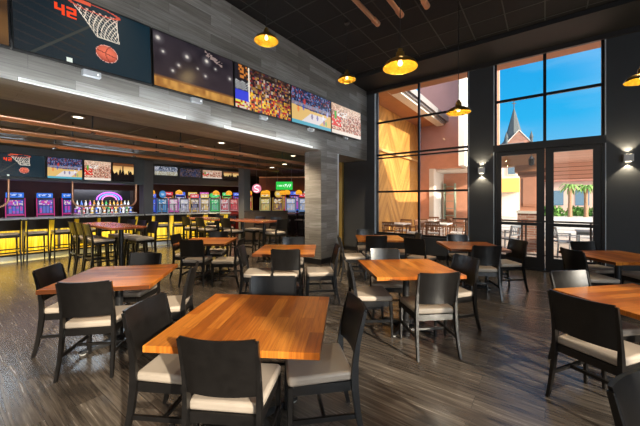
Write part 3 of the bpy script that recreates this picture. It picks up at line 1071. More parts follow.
def make_stool():
    t = thing('bar_stool', 'stool', 'bar stool')
    obj('seat', add_prism(BM(), [(-.19, -.18), (.19, -.18), (.205, .19), (-.205, .19)], .735, .79), M_SEAT, t, bevel=.018, seg=2, smooth=True)
    bm = BM()
    add_box(bm, (-.195, -.185, .685), (.195, .185, .735))
    obj('seat_frame', bm, M_BLACKWOOD, t)
    for sx in (-1, 1):
        obj('front_leg', add_bar(BM(), [(sx * .205, .215, 0), (sx * .185, .178, .6845)], [.026, .036], [.026, .036]), M_BLACKWOOD, t)
        obj('rear_leg', add_bar(BM(), [(sx * .21, -.26, 0), (sx * .197, -.205, .45), (sx * .197, -.200, .74), (sx * .197, -.215, .9), (sx * .197, -.265, 1.13)], [.026, .030, .028, .022, .018], [.028, .038, .038, .030, .020]), M_BLACKWOOD, t)
    bm = BM()
    pts = []
    for k, (z_, y_) in enumerate(((.86, -.205), (.95, -.222), (1.04, -.240), (1.12, -.258))):
        pts.append([[bm.verts.new((u * .187, y_ - .025 * (1 - u * u) + off, z_)) for u in (-1, -.5, 0, .5, 1)] for off in (-.007, .007)])
    for k in range(3):
        for i in range(4):
            a, b = pts[k], pts[k + 1]
            bm.faces.new([a[0][i], a[0][i + 1], b[0][i + 1], b[0][i]])
            bm.faces.new([a[1][i], b[1][i], b[1][i + 1], a[1][i + 1]])
    for k, q in ((0, pts[0]), (1, pts[3])):
        for i in range(4): bm.faces.new([q[0][i], q[1][i], q[1][i + 1], q[0][i + 1]])
    for k in range(3):
        for e_ in (0, 4): bm.faces.new([pts[k][0][e_], pts[k + 1][0][e_], pts[k + 1][1][e_], pts[k][1][e_]])
    obj('backrest', bm, M_BLACKWOOD, t, smooth=True)
    bm = BM()
    add_box(bm, (-.185, .195, .26), (.185, .22, .295))
    add_box(bm, (-.20, -.225, .33), (-.18, .20, .36)); add_box(bm, (.18, -.225, .33), (.20, .20, .36)); add_box(bm, (-.185, -.235, .40), (.185, -.215, .43))
    obj('foot_rest', bm, M_BLACKWOOD, t)
    return t
STOOL = None
def stool(x, y, heading, label, group):
    global STOOL
    rz = R(heading) - PI / 2
    if STOOL is None:
        STOOL = make_stool(); o = STOOL
        o.location = (x, y, 0); o.rotation_euler = (0, 0, rz)
    else:
        o = dup(STOOL, (x, y, 0), rz)
    o['label'], o['category'], o['group'] = label, 'bar stool', group
    return o
ords = ['leftmost bar stool in the row along the amber bar, cut by the frame edge', 'second bar stool from the left along the amber bar', 'third bar stool from the left along the amber bar',
        'fourth bar stool along the amber bar, left of the high table stools', 'fifth bar stool along the bar, glimpsed behind the communal high table', 'sixth bar stool along the bar, behind the communal high table',
        'seventh bar stool along the bar, behind the communal high table', 'bar stool just left of the grey bar pillar']
for i, y in enumerate((1.28, 1.80, 2.32, 2.84, 3.34, 3.84, 4.34)):
    stool(-10.52, y, 180, ords[i + (1 if i == 6 else 0)], 'bar stools along the amber bar')
for i, (x, y) in enumerate(((-10.48, 4.95), (-10.30, 5.48), (-10.10, 6.0), (-9.9, 6.52))):
    stool(x, y, 159, ['first bar stool right of the grey pillar, at the angled bar', 'second bar stool right of the pillar at the angled bar', 'third bar stool right of the pillar at the angled bar', 'last bar stool of the angled bar, half hidden by high tables'][i], 'bar stools along the angled bar')

def high_table(x, y, L, W, rot, label):
    t = thing('high_table', label, 'high table', (x, y, 0), R(rot), 'high tables with reddish tops')
    obj('table_top', box((-L / 2, -W / 2, 1.02), (L / 2, W / 2, 1.065)), M_TOPRED, t, bevel=.004)
    for s in ((-1, 1) if L > 1 else (0,)):
        obj('column', lathe([(.045, .03), (.045, 1.0195)], 16, c=(s * L * .3, 0, 0)), M_IRON, t, smooth=True)
        bm = BM()
        add_box(bm, (s * L * .3 - .03, -W * .4, 0), (s * L * .3 + .03, W * .4, .029))
        add_box(bm, (s * L * .3 - .24, -.03, 0), (s * L * .3 + .24, .03, .0285))
        obj('cross_base', bm, M_IRON, t)
    return t
M_TOPRED = boards('reddish_butcher_block', (0.22, 0.050, 0.020), (0.36, 0.10, 0.04), (0.55, 0.20, 0.09), 0.8, 0.085, rough=0.2, axes='xy', mortar=0.0006, mcol=(0.10, 0.03, 0.01), grain=0.45, gscale=2.0, bump=0.02)
high_table(-7.65, 2.5, 2.1, .62, 0, 'long communal high table with reddish top, before the amber bar')
for i, x in enumerate((-8.42, -7.92, -7.42)):
    stool(x, 2.27, 90, ['leftmost of the three high stools backed to the viewer at the communal table', 'middle one of the three high stools at the communal table', 'third high stool at the communal table, its cream seat showing'][i], 'high stools at the communal table')
for i, x in enumerate((-7.05, -7.62, -8.2)):
    stool(x, 2.90, -88, ['high stool at the right far side of the communal table, pale back post', 'high stool across the communal table, mostly hidden behind its top', 'high stool across the communal table at the far left'][i], 'high stools at the communal table')
high_table(-8.15, 5.25, 1.5, .62, 0, 'high table before the angled bar, nearer the pillar')
for i, x in enumerate((-8.55, -7.80)):
    stool(x, 4.98, 90, ['high stool with dark back, left at the high table before the angled bar', 'high stool with dark back, right at the high table before the angled bar'][i], 'high stools near the angled bar')
for i, x in enumerate((-8.5, -7.85)):
    stool(x, 5.62, -90, ['high stool across the high table before the angled bar, at left', 'high stool across the high table before the angled bar, at right'][i], 'high stools near the angled bar')
high_table(-6.38, 5.45, 1.5, .62, 0, 'high table with orange edge, left of the plank column')
for i, (x, y, h_) in enumerate(((-6.86, 5.16, 90), (-6.75, 5.80, -90), (-6.1, 5.80, -90), (-5.55, 5.5, 180))):
    stool(x, y, h_, ['dark-backed high stool nearest the viewer at the orange-edged high table', 'high stool with pale seat across the orange-edged high table, at left', 'high stool with pale seat across the orange-edged high table, at right', 'high stool at the end of the orange-edged table, toward the plank column'][i], 'high stools at the orange-edged table')
high_table(-9.0, 9.6, .9, .7, 25, 'small far high table below the green sign')
for i, (x, y, h_) in enumerate(((-8.75, 9.2, 115), (-8.5, 9.9, 200), (-9.5, 9.35, 30))):
    stool(x, y, h_, ['high stool facing away at the small far high table', 'high stool right of the small far high table, beside the plank column', 'high stool left of the small far high table'][i], 'high stools at the far high table')

# pillars, half wall, bulkheads
M_GREYP = mat('grey_pillar_paint', (0.17, 0.18, 0.19), 0.5)
struct('wall_pillar_bar', box((-11.5, 4.66, 1.126), (-11.15, 4.98, 2.999)), M_GREYP)
struct('wall_pillar_far', box((-9.62, 7.5, 0), (-9.30, 7.82, 2.999)), M_GREYP)
hp = thing('half_wall', 'low brown half wall behind the high tables, left of the plank column', 'half wall', (-9.25, 7.5, 0), math.atan2(1.3, 1.1))
obj('panel', box((0, 0, 0.08), (1.65, .12, 1.16)), mat('brown_panel', (0.10, 0.065, 0.04), .5, noise=.3, nscale=4), hp)
obj('cap', box((-.02, -.02, 1.161), (1.67, .14, 1.20)), M_DARKWOOD, hp)
obj('plinth', box((.01, -.008, 0), (1.64, .128, .079)), M_BLACK, hp)
struct('wall_canopy_bar', box((-11.7, -2.0, 2.14), (-10.95, 4.6, 2.995)), mat('blue_grey_fascia', (0.13, 0.16, 0.18), .45, noise=.15, nscale=2))
M_ROT = Matrix.Translation((-11.95, 5.35, 0)) @ Matrix.Rotation(math.atan2(3.45, .96), 4, 'Z')
struct('wall_canopy_far', add_box(BM(), (-.3, .1, 2.25), (3.9, .6, 2.995), M_ROT), mat('dark_fascia', (0.07, 0.07, 0.07), .5))
struct('wall_bulkhead_far', add_box(BM(), (0, 0, 2.05), (2.9, .2, 2.62), Matrix.Translation((-10.4, 9.25, 0)) @ Matrix.Rotation(R(33), 4, 'Z')), mat('maroon_bulkhead', (0.16, 0.05, 0.025), .5, noise=.3, nscale=3))
struct('trim_bulkhead', add_box(BM(), (0, -.03, 2.62), (2.9, .23, 2.68), Matrix.Translation((-10.4, 9.25, 0)) @ Matrix.Rotation(R(33), 4, 'Z')), M_COPPER)

# screens over the bar
for k, (a, b, fn, lab) in enumerate(((.98, 2.05, img_hoop, 'television over the bar repeating the basketball and hoop scene'), (2.07, 2.87, img_court, 'television over the bar showing a yellow court'),
                                     (2.89, 3.60, img_hall, 'television over the bar showing a pale pinkish crowd'), (3.62, 4.25, img_concert, 'television over the bar showing raised arms before golden light'))):
    television(lab, (-10.86, (a + b) / 2, 2.50), PI / 2, b - a - .01, .60, fn, 'screens over the long bar', 1.0, mount=False, cells=(100, 60), depth=.085)
for k in range(4):
    u = .02 + k * .89
    p = M_ROT @ Vector((u + .42, 0, 2.75 - .018 * k))
    television(['far small television just right of the grey bar pillar, bright picture', 'second far television right of the bar pillar, dim picture', 'third far television right of the bar pillar', 'fourth far television, showing raised arms, by the far pillar'][k],
               p, math.atan2(3.45, .96), .83, .36, [img_brightgame, img_dim, img_hall, img_concert][k], 'screens over the angled bar', .8, mount=False, cells=(32, 14), depth=.085)

# copper hoops hanging under the bar canopy
def hoop(y0, y1, label):
    t = thing('copper_hanging_frame', label, 'hanging frame', (-10.99, y0, 2.14), 0, 'copper frames under the bar canopy')
    L = y1 - y0
    zb = -.72
    r = .22
    pts = [(0, 0, -.001), (0, 0, zb + r)]
    for k in range(1, 7):
        a = PI / 2 * k / 6
        pts.append((0, r - r * math.cos(a), zb + r - r * math.sin(a)))
    for k in range(0, 7):
        a = PI / 2 * k / 6
        pts.append((0, L - r + r * math.sin(a), zb + r - r * math.cos(a)))
    pts.append((0, L, -.001))
    obj('pipe', tube(pts, .024, 10), M_COPPER, t, smooth=True)
    q = [(x - .07, y, z_) for x, y, z_ in pts]
    obj('pipe', tube(q, .014, 8), M_COPPER, t, smooth=True)
    for yy in (.25, L - .25):
        obj('post', tube([(0, yy, zb - .02), (0, yy, -1.0145)], .009, 8), M_COPPER, t)
    return t
hoop(-.45, 1.36, 'rounded copper pipe frame at the left edge, below the basketball screen')
hoop(2.66, 4.36, 'rounded copper pipe frame around the bottle shelves')

# copper rails below the bar ceiling
for k, x in enumerate((-5.74, -6.76, -7.92)):
    t = thing('copper_ceiling_rail', ['long copper rail nearest the plank header', 'middle long copper rail under the bar ceiling', 'long copper rail nearest the bar'][k], 'ceiling rail', (x, -3.2, 2.70), 0, 'copper rails under the bar ceiling')
    L = 11.2
    obj('pipe', tube([(0, 0, 0), (0, L, 0)], .032, 12), M_COPPER, t, smooth=True)
    obj('pipe', tube([(-.09, 0, -.01), (-.09, L, -.01)], .032, 12), M_COPPER, t, smooth=True)
    for j in range(8):
        yy = .5 + j * 1.45
        obj('bracket', add_box(add_box(BM(), (-.14, yy - .02, -.055), (.05, yy + .02, -.0455)), (-.055, yy - .008, -.0455), (-.035, yy + .008, .2995)), M_BLACK, t)
# recessed lights
for k, (x, y) in enumerate(((-6.3, 1.6), (-6.3, 4.4), (-6.3, 7.0), (-8.9, .4), (-8.9, 2.4), (-8.9, 4.4), (-8.9, 6.4))):
    t = thing('recessed_light', 'round recessed ceiling light over the bar seating', 'ceiling light', (x, y, HB), 0, 'round recessed lights in the bar ceiling')
    t['label'] = ['round recessed light just behind the plank header, left', 'round recessed light behind the header, middle of the row', 'round recessed light behind the header, near the plank column', 'round recessed light over the bar stools, leftmost', 'round recessed light above the communal high table', 'round recessed light above the pillar end of the bar', 'round recessed light above the far high tables'][k]
    obj('trim_ring', lathe([(.07, -.012), (.095, -.012), (.095, -.0005), (.07, -.0005)], 20, cap=False), M_WHITE, t)
    obj('lens', lathe([(.068, -.008), (.068, -.004)], 20), glow('downlight_lens', (1, .85, .6), 6), t)
    light('bar_downlight', 'SPOT', (x, y, HB - .03), 320, (1.0, .78, .5), .05, rot=(0, 0, 0), spot_size=R(95), spot_blend=.7)
for k in range(2):
    light('bar_fascia_light', 'AREA', (-10.2, .6 + 2.6 * k, 2.93), 22, (.75, .88, 1), (.3, 1.8), rot=(0, R(-35), 0))

# back bar with bottle shelves
bb = thing('bottle_shelf', 'tiered back bar of shelves holding liquor bottles, behind the long bar', 'shelf', (-13.1, 3.3, 0), PI / 2)
obj('cabinet', box((0, 0.02, 0), (1.9, .6, 1.1)), M_DARKWOOD, bb)
obj('shelf', box((-.03, 0, 1.101), (1.93, .62, 1.13)), M_STONE, bb)
obj('shelf', box((0, .3, 1.30), (1.9, .6, 1.32)), M_STONE, bb)
obj('back_panel', box((0, .585, 1.321), (1.9, .6, 2.0)), M_BLACK, bb)
obj('upright', box((-.02, .3, 1.131), (-.001, .6, 2.0)), M_DARKWOOD, bb)
obj('upright', box((1.901, .3, 1.131), (1.92, .6, 2.0)), M_DARKWOOD, bb)
arch = thing('neon_arch', 'purple and blue glowing arch above the bottles', 'neon light', (-13.66, 4.45, 1.62), PI / 2)
for k, (rr, c_) in enumerate(((.42, (.55, .12, .95)), (.33, (.15, .3, 1.0)), (.24, (.9, .2, .6)))):
    obj('tube', tube([(rr * math.cos(PI * i / 16), -.02, rr * math.sin(PI * i / 16) * .7) for i in range(17)], .022, 8), glow('neon_%d' % k, c_, 2.4), arch)
obj('back_board', add_prism(BM(), [(.48 * math.cos(PI * i / 16), .48 * .7 * math.sin(PI * i / 16)) for i in range(17)], 0, .02, Matrix.Rotation(PI / 2, 4, 'X') @ Matrix.Translation((0, 0, -.03))), M_BLACK, arch)
light('bottle_light', 'AREA', (-12.7, 4.2, 2.1), 26, (.85, .85, 1), (.4, 1.8), rot=(0, R(40), 0))
rnd = random.Random(5)
BC = [('clear glass', (.75, .8, .8)), ('green glass', (.05, .35, .08)), ('amber', (.55, .22, .03)), ('blue', (.08, .2, .7)), ('purple', (.45, .1, .6)), ('red', (.6, .04, .05)), ('white', (.85, .85, .8)), ('gold', (.75, .5, .08))]
bottle_protos = {}
def bottle(x, y, z_, kind, label, group, scale=1.0):
    nm, c_ = BC[kind]
    if kind not in bottle_protos:
        t = thing('bottle', 'b', 'bottle')
        obj('body', lathe([(.036, 0), (.038, .01), (.038, .16), (.030, .195), (.014, .215), (.0135, .262)], 14), mat('bottle_' + nm.replace(' ', '_'), c_, .12, emit=c_, strength=.30), t, smooth=True)  # slight emission stands in for light on the bottles
        obj('label', lathe([(.0386, .05), (.0386, .125)], 14, cap=False), mat('paper_label', (.8, .78, .7), .6), t)
        obj('cap', lathe([(.0155, .2625), (.0155, .29)], 12), mat('cap_%d' % kind, (.1, .1, .1) if kind % 2 else (.7, .55, .15), .3), t)
        bottle_protos[kind] = t
        o = t
        o.location = (x, y, z_)
    else:
        o = dup(bottle_protos[kind], (x, y, z_))
    o['label'], o['category'], o['group'] = label, 'bottle', group
    return o
n = 0
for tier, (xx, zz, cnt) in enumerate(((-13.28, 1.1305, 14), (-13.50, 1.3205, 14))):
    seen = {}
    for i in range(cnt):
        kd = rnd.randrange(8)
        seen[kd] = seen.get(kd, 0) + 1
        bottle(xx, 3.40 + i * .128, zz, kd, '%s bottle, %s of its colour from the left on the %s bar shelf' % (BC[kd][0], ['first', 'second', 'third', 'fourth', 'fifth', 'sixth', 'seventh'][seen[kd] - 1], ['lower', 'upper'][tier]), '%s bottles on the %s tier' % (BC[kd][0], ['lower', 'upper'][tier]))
# beer taps on the counter
def make_tap():
    t = thing('beer_tap', 'tap', 'beer tap')
    obj('column', lathe([(.035, 0), (.035, .01), (.018, .02), (.018, .2)], 12), M_STEEL, t, smooth=True)
    obj('spout', tube([(0, 0, .17), (.06, 0, .17), (.075, 0, .13)], .008, 8), M_STEEL, t)
    obj('handle', lathe([(.008, .2005), (.016, .24), (.018, .33), (.010, .345)], 10), mat('tap_handle', (.02, .015, .015), .3), t, smooth=True)
    return t
tp = make_tap()
spots = [(-11.45, 3.0 + i * .17) for i in range(8)]
spots2 = [(-11.15 + .38 * (i * .2 + .25), 5.0 + .93 * (i * .2 + .25)) for i in range(9)]
for i, (x, y) in enumerate(spots + spots2):
    o = tp if i == 0 else dup(tp)
    o.location = (x, y, 1.1255)
    o['category'] = 'beer tap'
    if i < 8:
        o['label'], o['group'] = 'steel beer tap, %s of the row on the long bar' % ['first from the left', 'second from the left', 'third from the left', 'fourth from the left', 'fourth from the pillar', 'third from the pillar', 'second from the pillar', 'nearest the pillar'][i], 'beer taps on the long bar'
    else:
        o['label'], o['group'] = 'steel beer tap, %s on the angled bar' % ['first after the pillar', 'second after the pillar', 'third after the pillar', 'fourth after the pillar', 'in the middle of the row', 'fourth from the far end', 'third from the far end', 'second from the far end', 'at the far end'][i - 8], 'beer taps on the angled bar'

# slot machines
def slot_fn(a, b, seed):
    """play screen: dark ground, a framed reel window with small symbols, info bars"""
    def f(u, v):
        c = lerp((.01, .01, .02), a, .22)
        if .62 < v < .95 and .08 < u < .92:
            c = lerp(a, b, hsh(int(u * 5), int(v * 9), seed))
            if hsh(int(u * 14), int(v * 16), seed + 2) > .72: c = (.9, .85, .75)
        elif .14 < v < .56 and .06 < u < .94:
            i = int((u - .06) / .22)
            c = lerp((.28, .26, .26), a, .6) if (u - .06) % .22 > .03 else (.03, .03, .05)
            if hsh(i, int(v * 7), seed) > .35 and .05 < (u - .06) % .22 < .19: c = lerp(a, b, hsh(i, int(v * 7), seed + 4))
        elif v <= .1: c = lerp(b, (0, 0, 0), .3)
        return c
    return f
def topper_fn(col, seed):
    def f(u, v):
        if .2 < v < .8 and .1 < u < .9:
            if hsh(int(u * 13), int(v * 5), seed) > .45: return lerp(col, (.8, .9, 1.0), .55)
            return lerp(col, (0, 0, 0), .55)
        return lerp(col, (0, 0, 0), .15)
    return f
def slot_machine(x, y, rz, body, a, b, top, label, group, seed=1, h=1.62, shape='box'):
    t = thing('slot_machine', label, 'slot machine', (x, y, 0), rz, group)
    M = mat('slot_body_%d_%d_%d' % tuple(int(c * 99) for c in body), body, .3)
    bm = BM()
    # side profile (y, z) extruded over x
    prof = [(-.26, 0), (.28, 0), (.28, h), (-.05, h), (-.12, 1.02), (-.34, .92), (-.34, .82), (-.24, .78)]
    va = [bm.verts.new((-.25, p, q)) for p, q in prof]
    vb = [bm.verts.new((.25, p, q)) for p, q in prof]
    bm.faces.new(va); bm.faces.new(list(reversed(vb)))
    for i in range(len(prof)):
        bm.faces.new([va[i], vb[i], vb[(i + 1) % len(prof)], va[(i + 1) % len(prof)]])
    obj('cabinet', bm, M, t)
    s = screen_mesh('s', .42, h - 1.12, slot_fn(a, b, seed), t, .72, 28, 32, y=0)
    s.location = (0, -.094, (h + 1.04) / 2)
    s.rotation_euler = (-math.atan2(.07, h - 1.02), 0, 0)
    c_ = glow('slot_edge_%d_%d_%d' % tuple(int(k * 99) for k in b), b, .7)
    for sx in (-1, 1):
        obj('light_edge', tube([(sx * .235, -.13, 1.03), (sx * .235, -.062, h)], .012, 6), c_, t)
    obj('button_deck', box((-.2, -.33, .921), (.2, -.14, .935), Matrix.Identity(4)), mat('deck_steel', (.3, .3, .32), .3, metal=.6), t)
    if top is not None:
        tt = thing_part_topper(t, h, top)
    return t
def thing_part_topper(t, h, top):
    col, kind = top
    m = glow('topper_%d_%d_%d' % tuple(int(k * 99) for k in col), col, .6)
    if kind == 'oval':
        bm = add_prism(BM(), [(.29 * math.cos(2 * PI * i / 20), .13 * math.sin(2 * PI * i / 20)) for i in range(20)], -.04, .04, Matrix.Translation((0, .08, h + .14)) @ Matrix.Rotation(PI / 2, 4, 'X'))
    elif kind == 'round':
        bm = add_prism(BM(), [(.17 * math.cos(2 * PI * i / 20), .17 * math.sin(2 * PI * i / 20)) for i in range(20)], -.04, .04, Matrix.Translation((0, .08, h + .172)) @ Matrix.Rotation(PI / 2, 4, 'X'))
    else:
        bm = box((-.24, .04, h + .001), (.24, .12, h + .2))
    o = obj('topper', bm, glow('topper_case', (.02, .02, .03), .2) if kind == 'box' else m, t, bevel=.01)
    w_, h_ = (.44, .17) if kind == 'box' else ((.36, .13) if kind == 'oval' else (.2, .2))
    zc = h + (.10 if kind == 'box' else .14 if kind == 'oval' else .172)
    s_ = screen_mesh('s', w_, h_, topper_fn(col, h * 100 + w_), t, .95, 26, 8, y=0, name='topper_sign')
    s_.location = (0, .036, zc)
    return o
BL, MG, RD, WH, GD, GN = (.05, .15, 1.0), (.9, .1, .6), (.9, .03, .05), (.8, .75, .8), (.95, .6, .1), (.05, .8, .15)
for i, y in enumerate((.75, 1.95, 2.72, 3.42)):
    slot_machine(-14.5, y, PI / 2, (.02, .02, .03), BL, (.9, .05, .35), (( .03, .22, 1.0), 'box'), ['blue-topped slot machine at the far left edge behind the bar', 'blue-topped slot machine with red edges, left one of the pair', 'blue-topped slot machine with red edges, right one of the pair', 'blue-topped slot machine just left of the bottle shelf'][i], 'blue topped slot machines behind the bar', seed=i + 3, h=1.68)
specs = [((.02, .02, .03), BL, BL, (BL, 'box'), 'slot machine glowing blue just right of the bar pillar'),
         ((.03, .02, .02), (.1, .3, .6), (.05, .3, .7), ((.05, .3, .7), 'round'), 'slot machine with a round blue topper'),
         ((.05, .03, .05), WH, MG, None, 'slot machine with pinkish white screen beside the round blue topper'),
         ((.02, .02, .02), (.5, .5, .7), WH, None, 'slot machine with pale violet screen in the far row'),
         ((.02, .02, .02), (.1, .1, .3), GD, (RD, 'box'), 'slot machine with red topper in the far row'),
         ((.02, .02, .02), GD, WH, (GD, 'box'), 'slot machine with golden topper and pale screen'),
         ((.02, .02, .02), (.1, .5, .3), GN, (GN, 'oval'), 'slot machine with green glowing topper'),
         ((.25, .02, .02), RD, WH, None, 'red slot machine, first of the red trio'),
         ((.25, .02, .02), RD, (.8, .3, .3), None, 'red slot machine, middle of the red trio'),
         ((.25, .02, .02), RD, WH, (GD, 'round'), 'red slot machine with a round gold topper')]
for i, (body, a, b, top, lab) in enumerate(specs):
    u = i / 9
    slot_machine(-14.3 + 1.95 * u, 6.3 + 3.6 * u, R(61.5), body, a, b, top, lab, 'slot machines beyond the angled bar', seed=i + 11, h=1.72).scale = (.84, 1, 1)
specs = [(GD, (.7, .7, .3), (GD, 'box'), 'far slot machine with yellowish screen right of the far pillar'), ((.2, .05, .05), GD, (GD, 'round'), 'far slot machine with dark red screen and gold topper'),
         (WH, (.3, .45, .9), None, 'far slot machine with white and blue screen below the green sign'), (WH, (.2, .4, .8), (RD, 'box'), 'far slot machine with white and blue screen and red topper'),
         (MG, (.4, .1, .3), (GD, 'box'), 'far slot machine with purple screen near the plank column'), ((.3, .6, .3), WH, None, 'far slot machine partly behind the plank column')]
for i, (a, b, top, lab) in enumerate(specs):
    slot_machine(-10.75 + i * .52, 9.95 + i * .34, R(40), (.03, .02, .02), a, b, top, lab, 'slot machines below the maroon bulkhead', seed=i + 31, h=1.75)

# amber drum lamps over the slots
def make_amber():
    t = thing('amber_lamp', 'lamp', 'pendant lamp')
    obj('shade', lathe([(.13, 0), (.15, .05), (.13, .14), (.05, .19), (.02, .2)], 16), glow('amber_shade', (1.0, .42, .02), 1.1), t, smooth=True)
    obj('band', lathe([(.153, .04), (.153, .06)], 16, cap=False), M_BRASS, t)
    obj('cord', tube([(0, 0, .2), (0, 0, 1.12)], .008, 6), M_BLACK, t)
    return t
am = make_amber()
aspots = [(-13.4, 5.9), (-13.0, 6.9), (-12.3, 8.3), (-12.0, 8.8), (-11.5, 9.3), (-10.75, 8.95), (-10.35, 9.5), (-10.0, 9.35), (-9.55, 9.9), (-9.0, 9.6), (-8.75, 10.1), (-8.3, 10.2)]
for i, (x, y) in enumerate(aspots):
    o = am if i == 0 else dup(am)
    o.location = (x, y, 1.87)
    o['category'] = 'pendant lamp'
    near = i >= 5
    o['label'] = 'amber glowing shade %s' % ['just right of the bar pillar, above the blue slot machine', 'above the pinkish slot machine in the far row', 'above the golden slot machine in the far row', 'beside the green topped slot machine', 'above the red slot machines', 'closest to the round pink sign', 'between the pink sign and the green sign', 'below the left end of the green sign', 'behind the green sign, farther back', 'below the right end of the green sign', 'right of the green sign, farther back', 'closest to the plank column'][i]
    o['group'] = 'amber shades %s' % ('near the green sign' if near else 'beyond the angled bar')
    if i % 3 == 0: light('amber_light', 'POINT', (x, y, 1.95), 14, (1, .5, .12), .1)

# green sign and pink round sign
def img_green(u, v):
    c = srgb(20, 190, 60)
    if .06 < u < .48 and .42 < v < .62 and hsh(int(u * 22), 0, 3) > .25: c = srgb(190, 255, 200)
    if .52 < u < .92 and .3 < v < .72 and hsh(int(u * 20), int(v * 7), 5) > .45: c = srgb(220, 255, 235)
    return c
gs = thing('green_sign', 'rectangular glowing green sign hanging left of the plank column', 'sign', (-8.32, 8.72, 2.19), R(36))
obj('case', box((-.34, .006, -.17), (.34, .07, .17)), M_BLACK, gs)
screen_mesh('s', .66, .32, img_green, gs, 1.1, 44, 20, y=0)
for s in (-1, 1): obj('hanger', tube([(s * .28, .04, .17), (s * .28, .04, .808)], .006, 6), M_STEEL, gs)
ps = thing('round_sign', 'round pink glowing sign with a white swirl by the far pillar', 'sign', (-9.25, 8.1, 2.08), R(40))
obj('disc', add_prism(BM(), [(.18 * math.cos(2 * PI * i / 28), .18 * math.sin(2 * PI * i / 28)) for i in range(28)], -.03, .0, Matrix.Rotation(PI / 2, 4, 'X')), glow('pink_disc', (.85, .25, .36), 1.0), ps)
obj('swirl', tube([(.10, -.012, .09), (.02, -.012, .13), (-.08, -.012, .08), (-.06, -.012, .0), (.05, -.012, -.03), (.08, -.012, -.09), (.0, -.012, -.13), (-.1, -.012, -.1)], .014, 6), glow('white_neon', (1, .9, .9), 2), ps)
obj('hanger', tube([(0, .015, .181), (0, .015, .918)], .006, 6), M_STEEL, ps)

# a second, farther row behind the first
cols = [(RD, GD), (BL, WH), (GD, RD), (MG, BL), (RD, WH), (GN, GD), (BL, MG), (RD, GD)]
far_l = ['tall far slot machine, first behind the row right of the bar pillar', 'tall far slot machine, second in the rear row', 'tall far slot machine, third in the rear row', 'tall far slot machine, fourth in the rear row', 'tall far slot machine, fifth in the rear row', 'tall far slot machine, sixth in the rear row', 'tall far slot machine, seventh in the rear row', 'tall far slot machine, last in the rear row by the far pillar']
for i in range(8):
    slot_machine(-15.6 + .27 * i, 7.7 + .52 * i, R(58), (.03, .01, .02), cols[i][0], cols[i][1], (cols[i][0], 'box'), far_l[i], 'rear row of tall slot machines', seed=i + 51, h=1.86)
for i in range(4):
    slot_machine(-11.3 + .6 * i, 11.6 + .4 * i, R(40), (.03, .01, .02), cols[i + 2][0], cols[i + 2][1], (cols[i + 2][1], 'box'), ['tall slot machine far behind the round pink sign', 'tall slot machine far behind, left of the green sign', 'tall slot machine far behind, below the green sign', 'tall slot machine far behind, close to the plank column'][i], 'tall slot machines far behind the signs', seed=i + 71, h=1.9)
for k, (x, y) in enumerate(((-13.6, 1.5), (-13.6, 3.0), (-13.0, 6.4), (-12.6, 7.4), (-11.9, 8.4), (-11.0, 9.0), (-9.2, 8.9), (-8.0, 8.4))):
    t = thing('recessed_light', ['small recessed light above the leftmost blue slot machine', 'small recessed light between the blue slot machines and bottles', 'small recessed light just right of the bar pillar', 'small recessed light over the pinkish slot machine', 'small recessed light over the green topped slot machine', 'small recessed light near the red slot machines', 'small recessed light left of the green sign', 'small recessed light above the green sign, toward the plank column'][k], 'ceiling light', (x, y, HB), 0, 'small recessed lights over the gaming floor')
    obj('trim_ring', lathe([(.09, -.012), (.115, -.012), (.115, -.0005), (.09, -.0005)], 20, cap=False), M_WHITE, t)
    obj('lens', lathe([(.088, -.010), (.088, -.004)], 20), MATS['downlight_lens'], t)
light('bar_glow', 'AREA', (-10.85, 1.2, .62), 44, (1.0, .86, .34), (.5, 6.2), rot=(0, R(40), 0))  # unseen lamps added to throw amber spill on floor and stools
light('bar_glow', 'AREA', (-10.3, 6.0, .62), 14, (1.0, .86, .34), (.5, 2.6), rot=(0, R(75), R(-21)))
light('column_wash', 'SPOT', (-5.5, 4.6, HB - .05), 330, (1.0, .80, .55), .05, target=(-4.8, 5.95, 1.4), spot_size=R(70), spot_blend=.8)  # unseen spot added to warm the column's left face
light('back_bar_light', 'SPOT', (-13.4, 2.2, HB - .05), 130, (1.0, .72, .45), .05, rot=(0, 0, 0), spot_size=R(120), spot_blend=.7)
light('back_bar_light', 'SPOT', (-12.6, 7.2, HB - .05), 160, (1.0, .72, .45), .05, rot=(0, 0, 0), spot_size=R(120), spot_blend=.7)
# light for the gaming floor
light('gaming_glow', 'AREA', (-12.5, 9.5, 2.9), 110, (1.0, .6, .35), (5, 5), rot=(0, 0, 0))
light('gaming_glow', 'AREA', (-14.8, 2.0, 2.9), 35, (.75, .6, 1.0), (3, 6), rot=(0, 0, 0))

# ================================================================== OUTSIDE
M_TERRA = mat('terracotta_stucco', (0.66, 0.31, 0.20), .8, noise=.08, nscale=3, bump=.1)
M_MAUVE = mat('mauve_stucco', (0.48, 0.26, 0.24), .8, noise=.06, nscale=2)
M_WHITES = mat('white_stucco', (.78, .74, .68), .7)
M_PAVE = boards('pale_paving', (.42, .38, .33), (.52, .48, .43), (.60, .56, .50), 1.2, 1.2, rough=.7, mortar=.01, mcol=(.3, .28, .25), grain=.3, gscale=.3)
M_SIDING = boards('pink_lap_siding', (.62, .34, .26), (.70, .40, .30), (.78, .48, .38), 6.0, .28, rough=.6, axes='xy', mortar=.02, mcol=(.22, .10, .07), grain=.2)
M_SIDINGZ = boards('pink_lap_siding_upright', (.62, .34, .26), (.70, .40, .30), (.78, .48, .38), 6.0, .17, rough=.6, axes='xz', mortar=.014, mcol=(.22, .10, .07), grain=.2)
M_SOFFIT = mat('orange_brown_soffit', (0.40, 0.17, 0.075), .6, noise=.1, nscale=2)
M_BRICK = boards('pinkish_brick', (.30, .12, .08), (.42, .20, .14), (.55, .32, .25), .22, .075, rough=.8, axes='xz', mortar=.008, mcol=(.5, .42, .36), grain=.2)

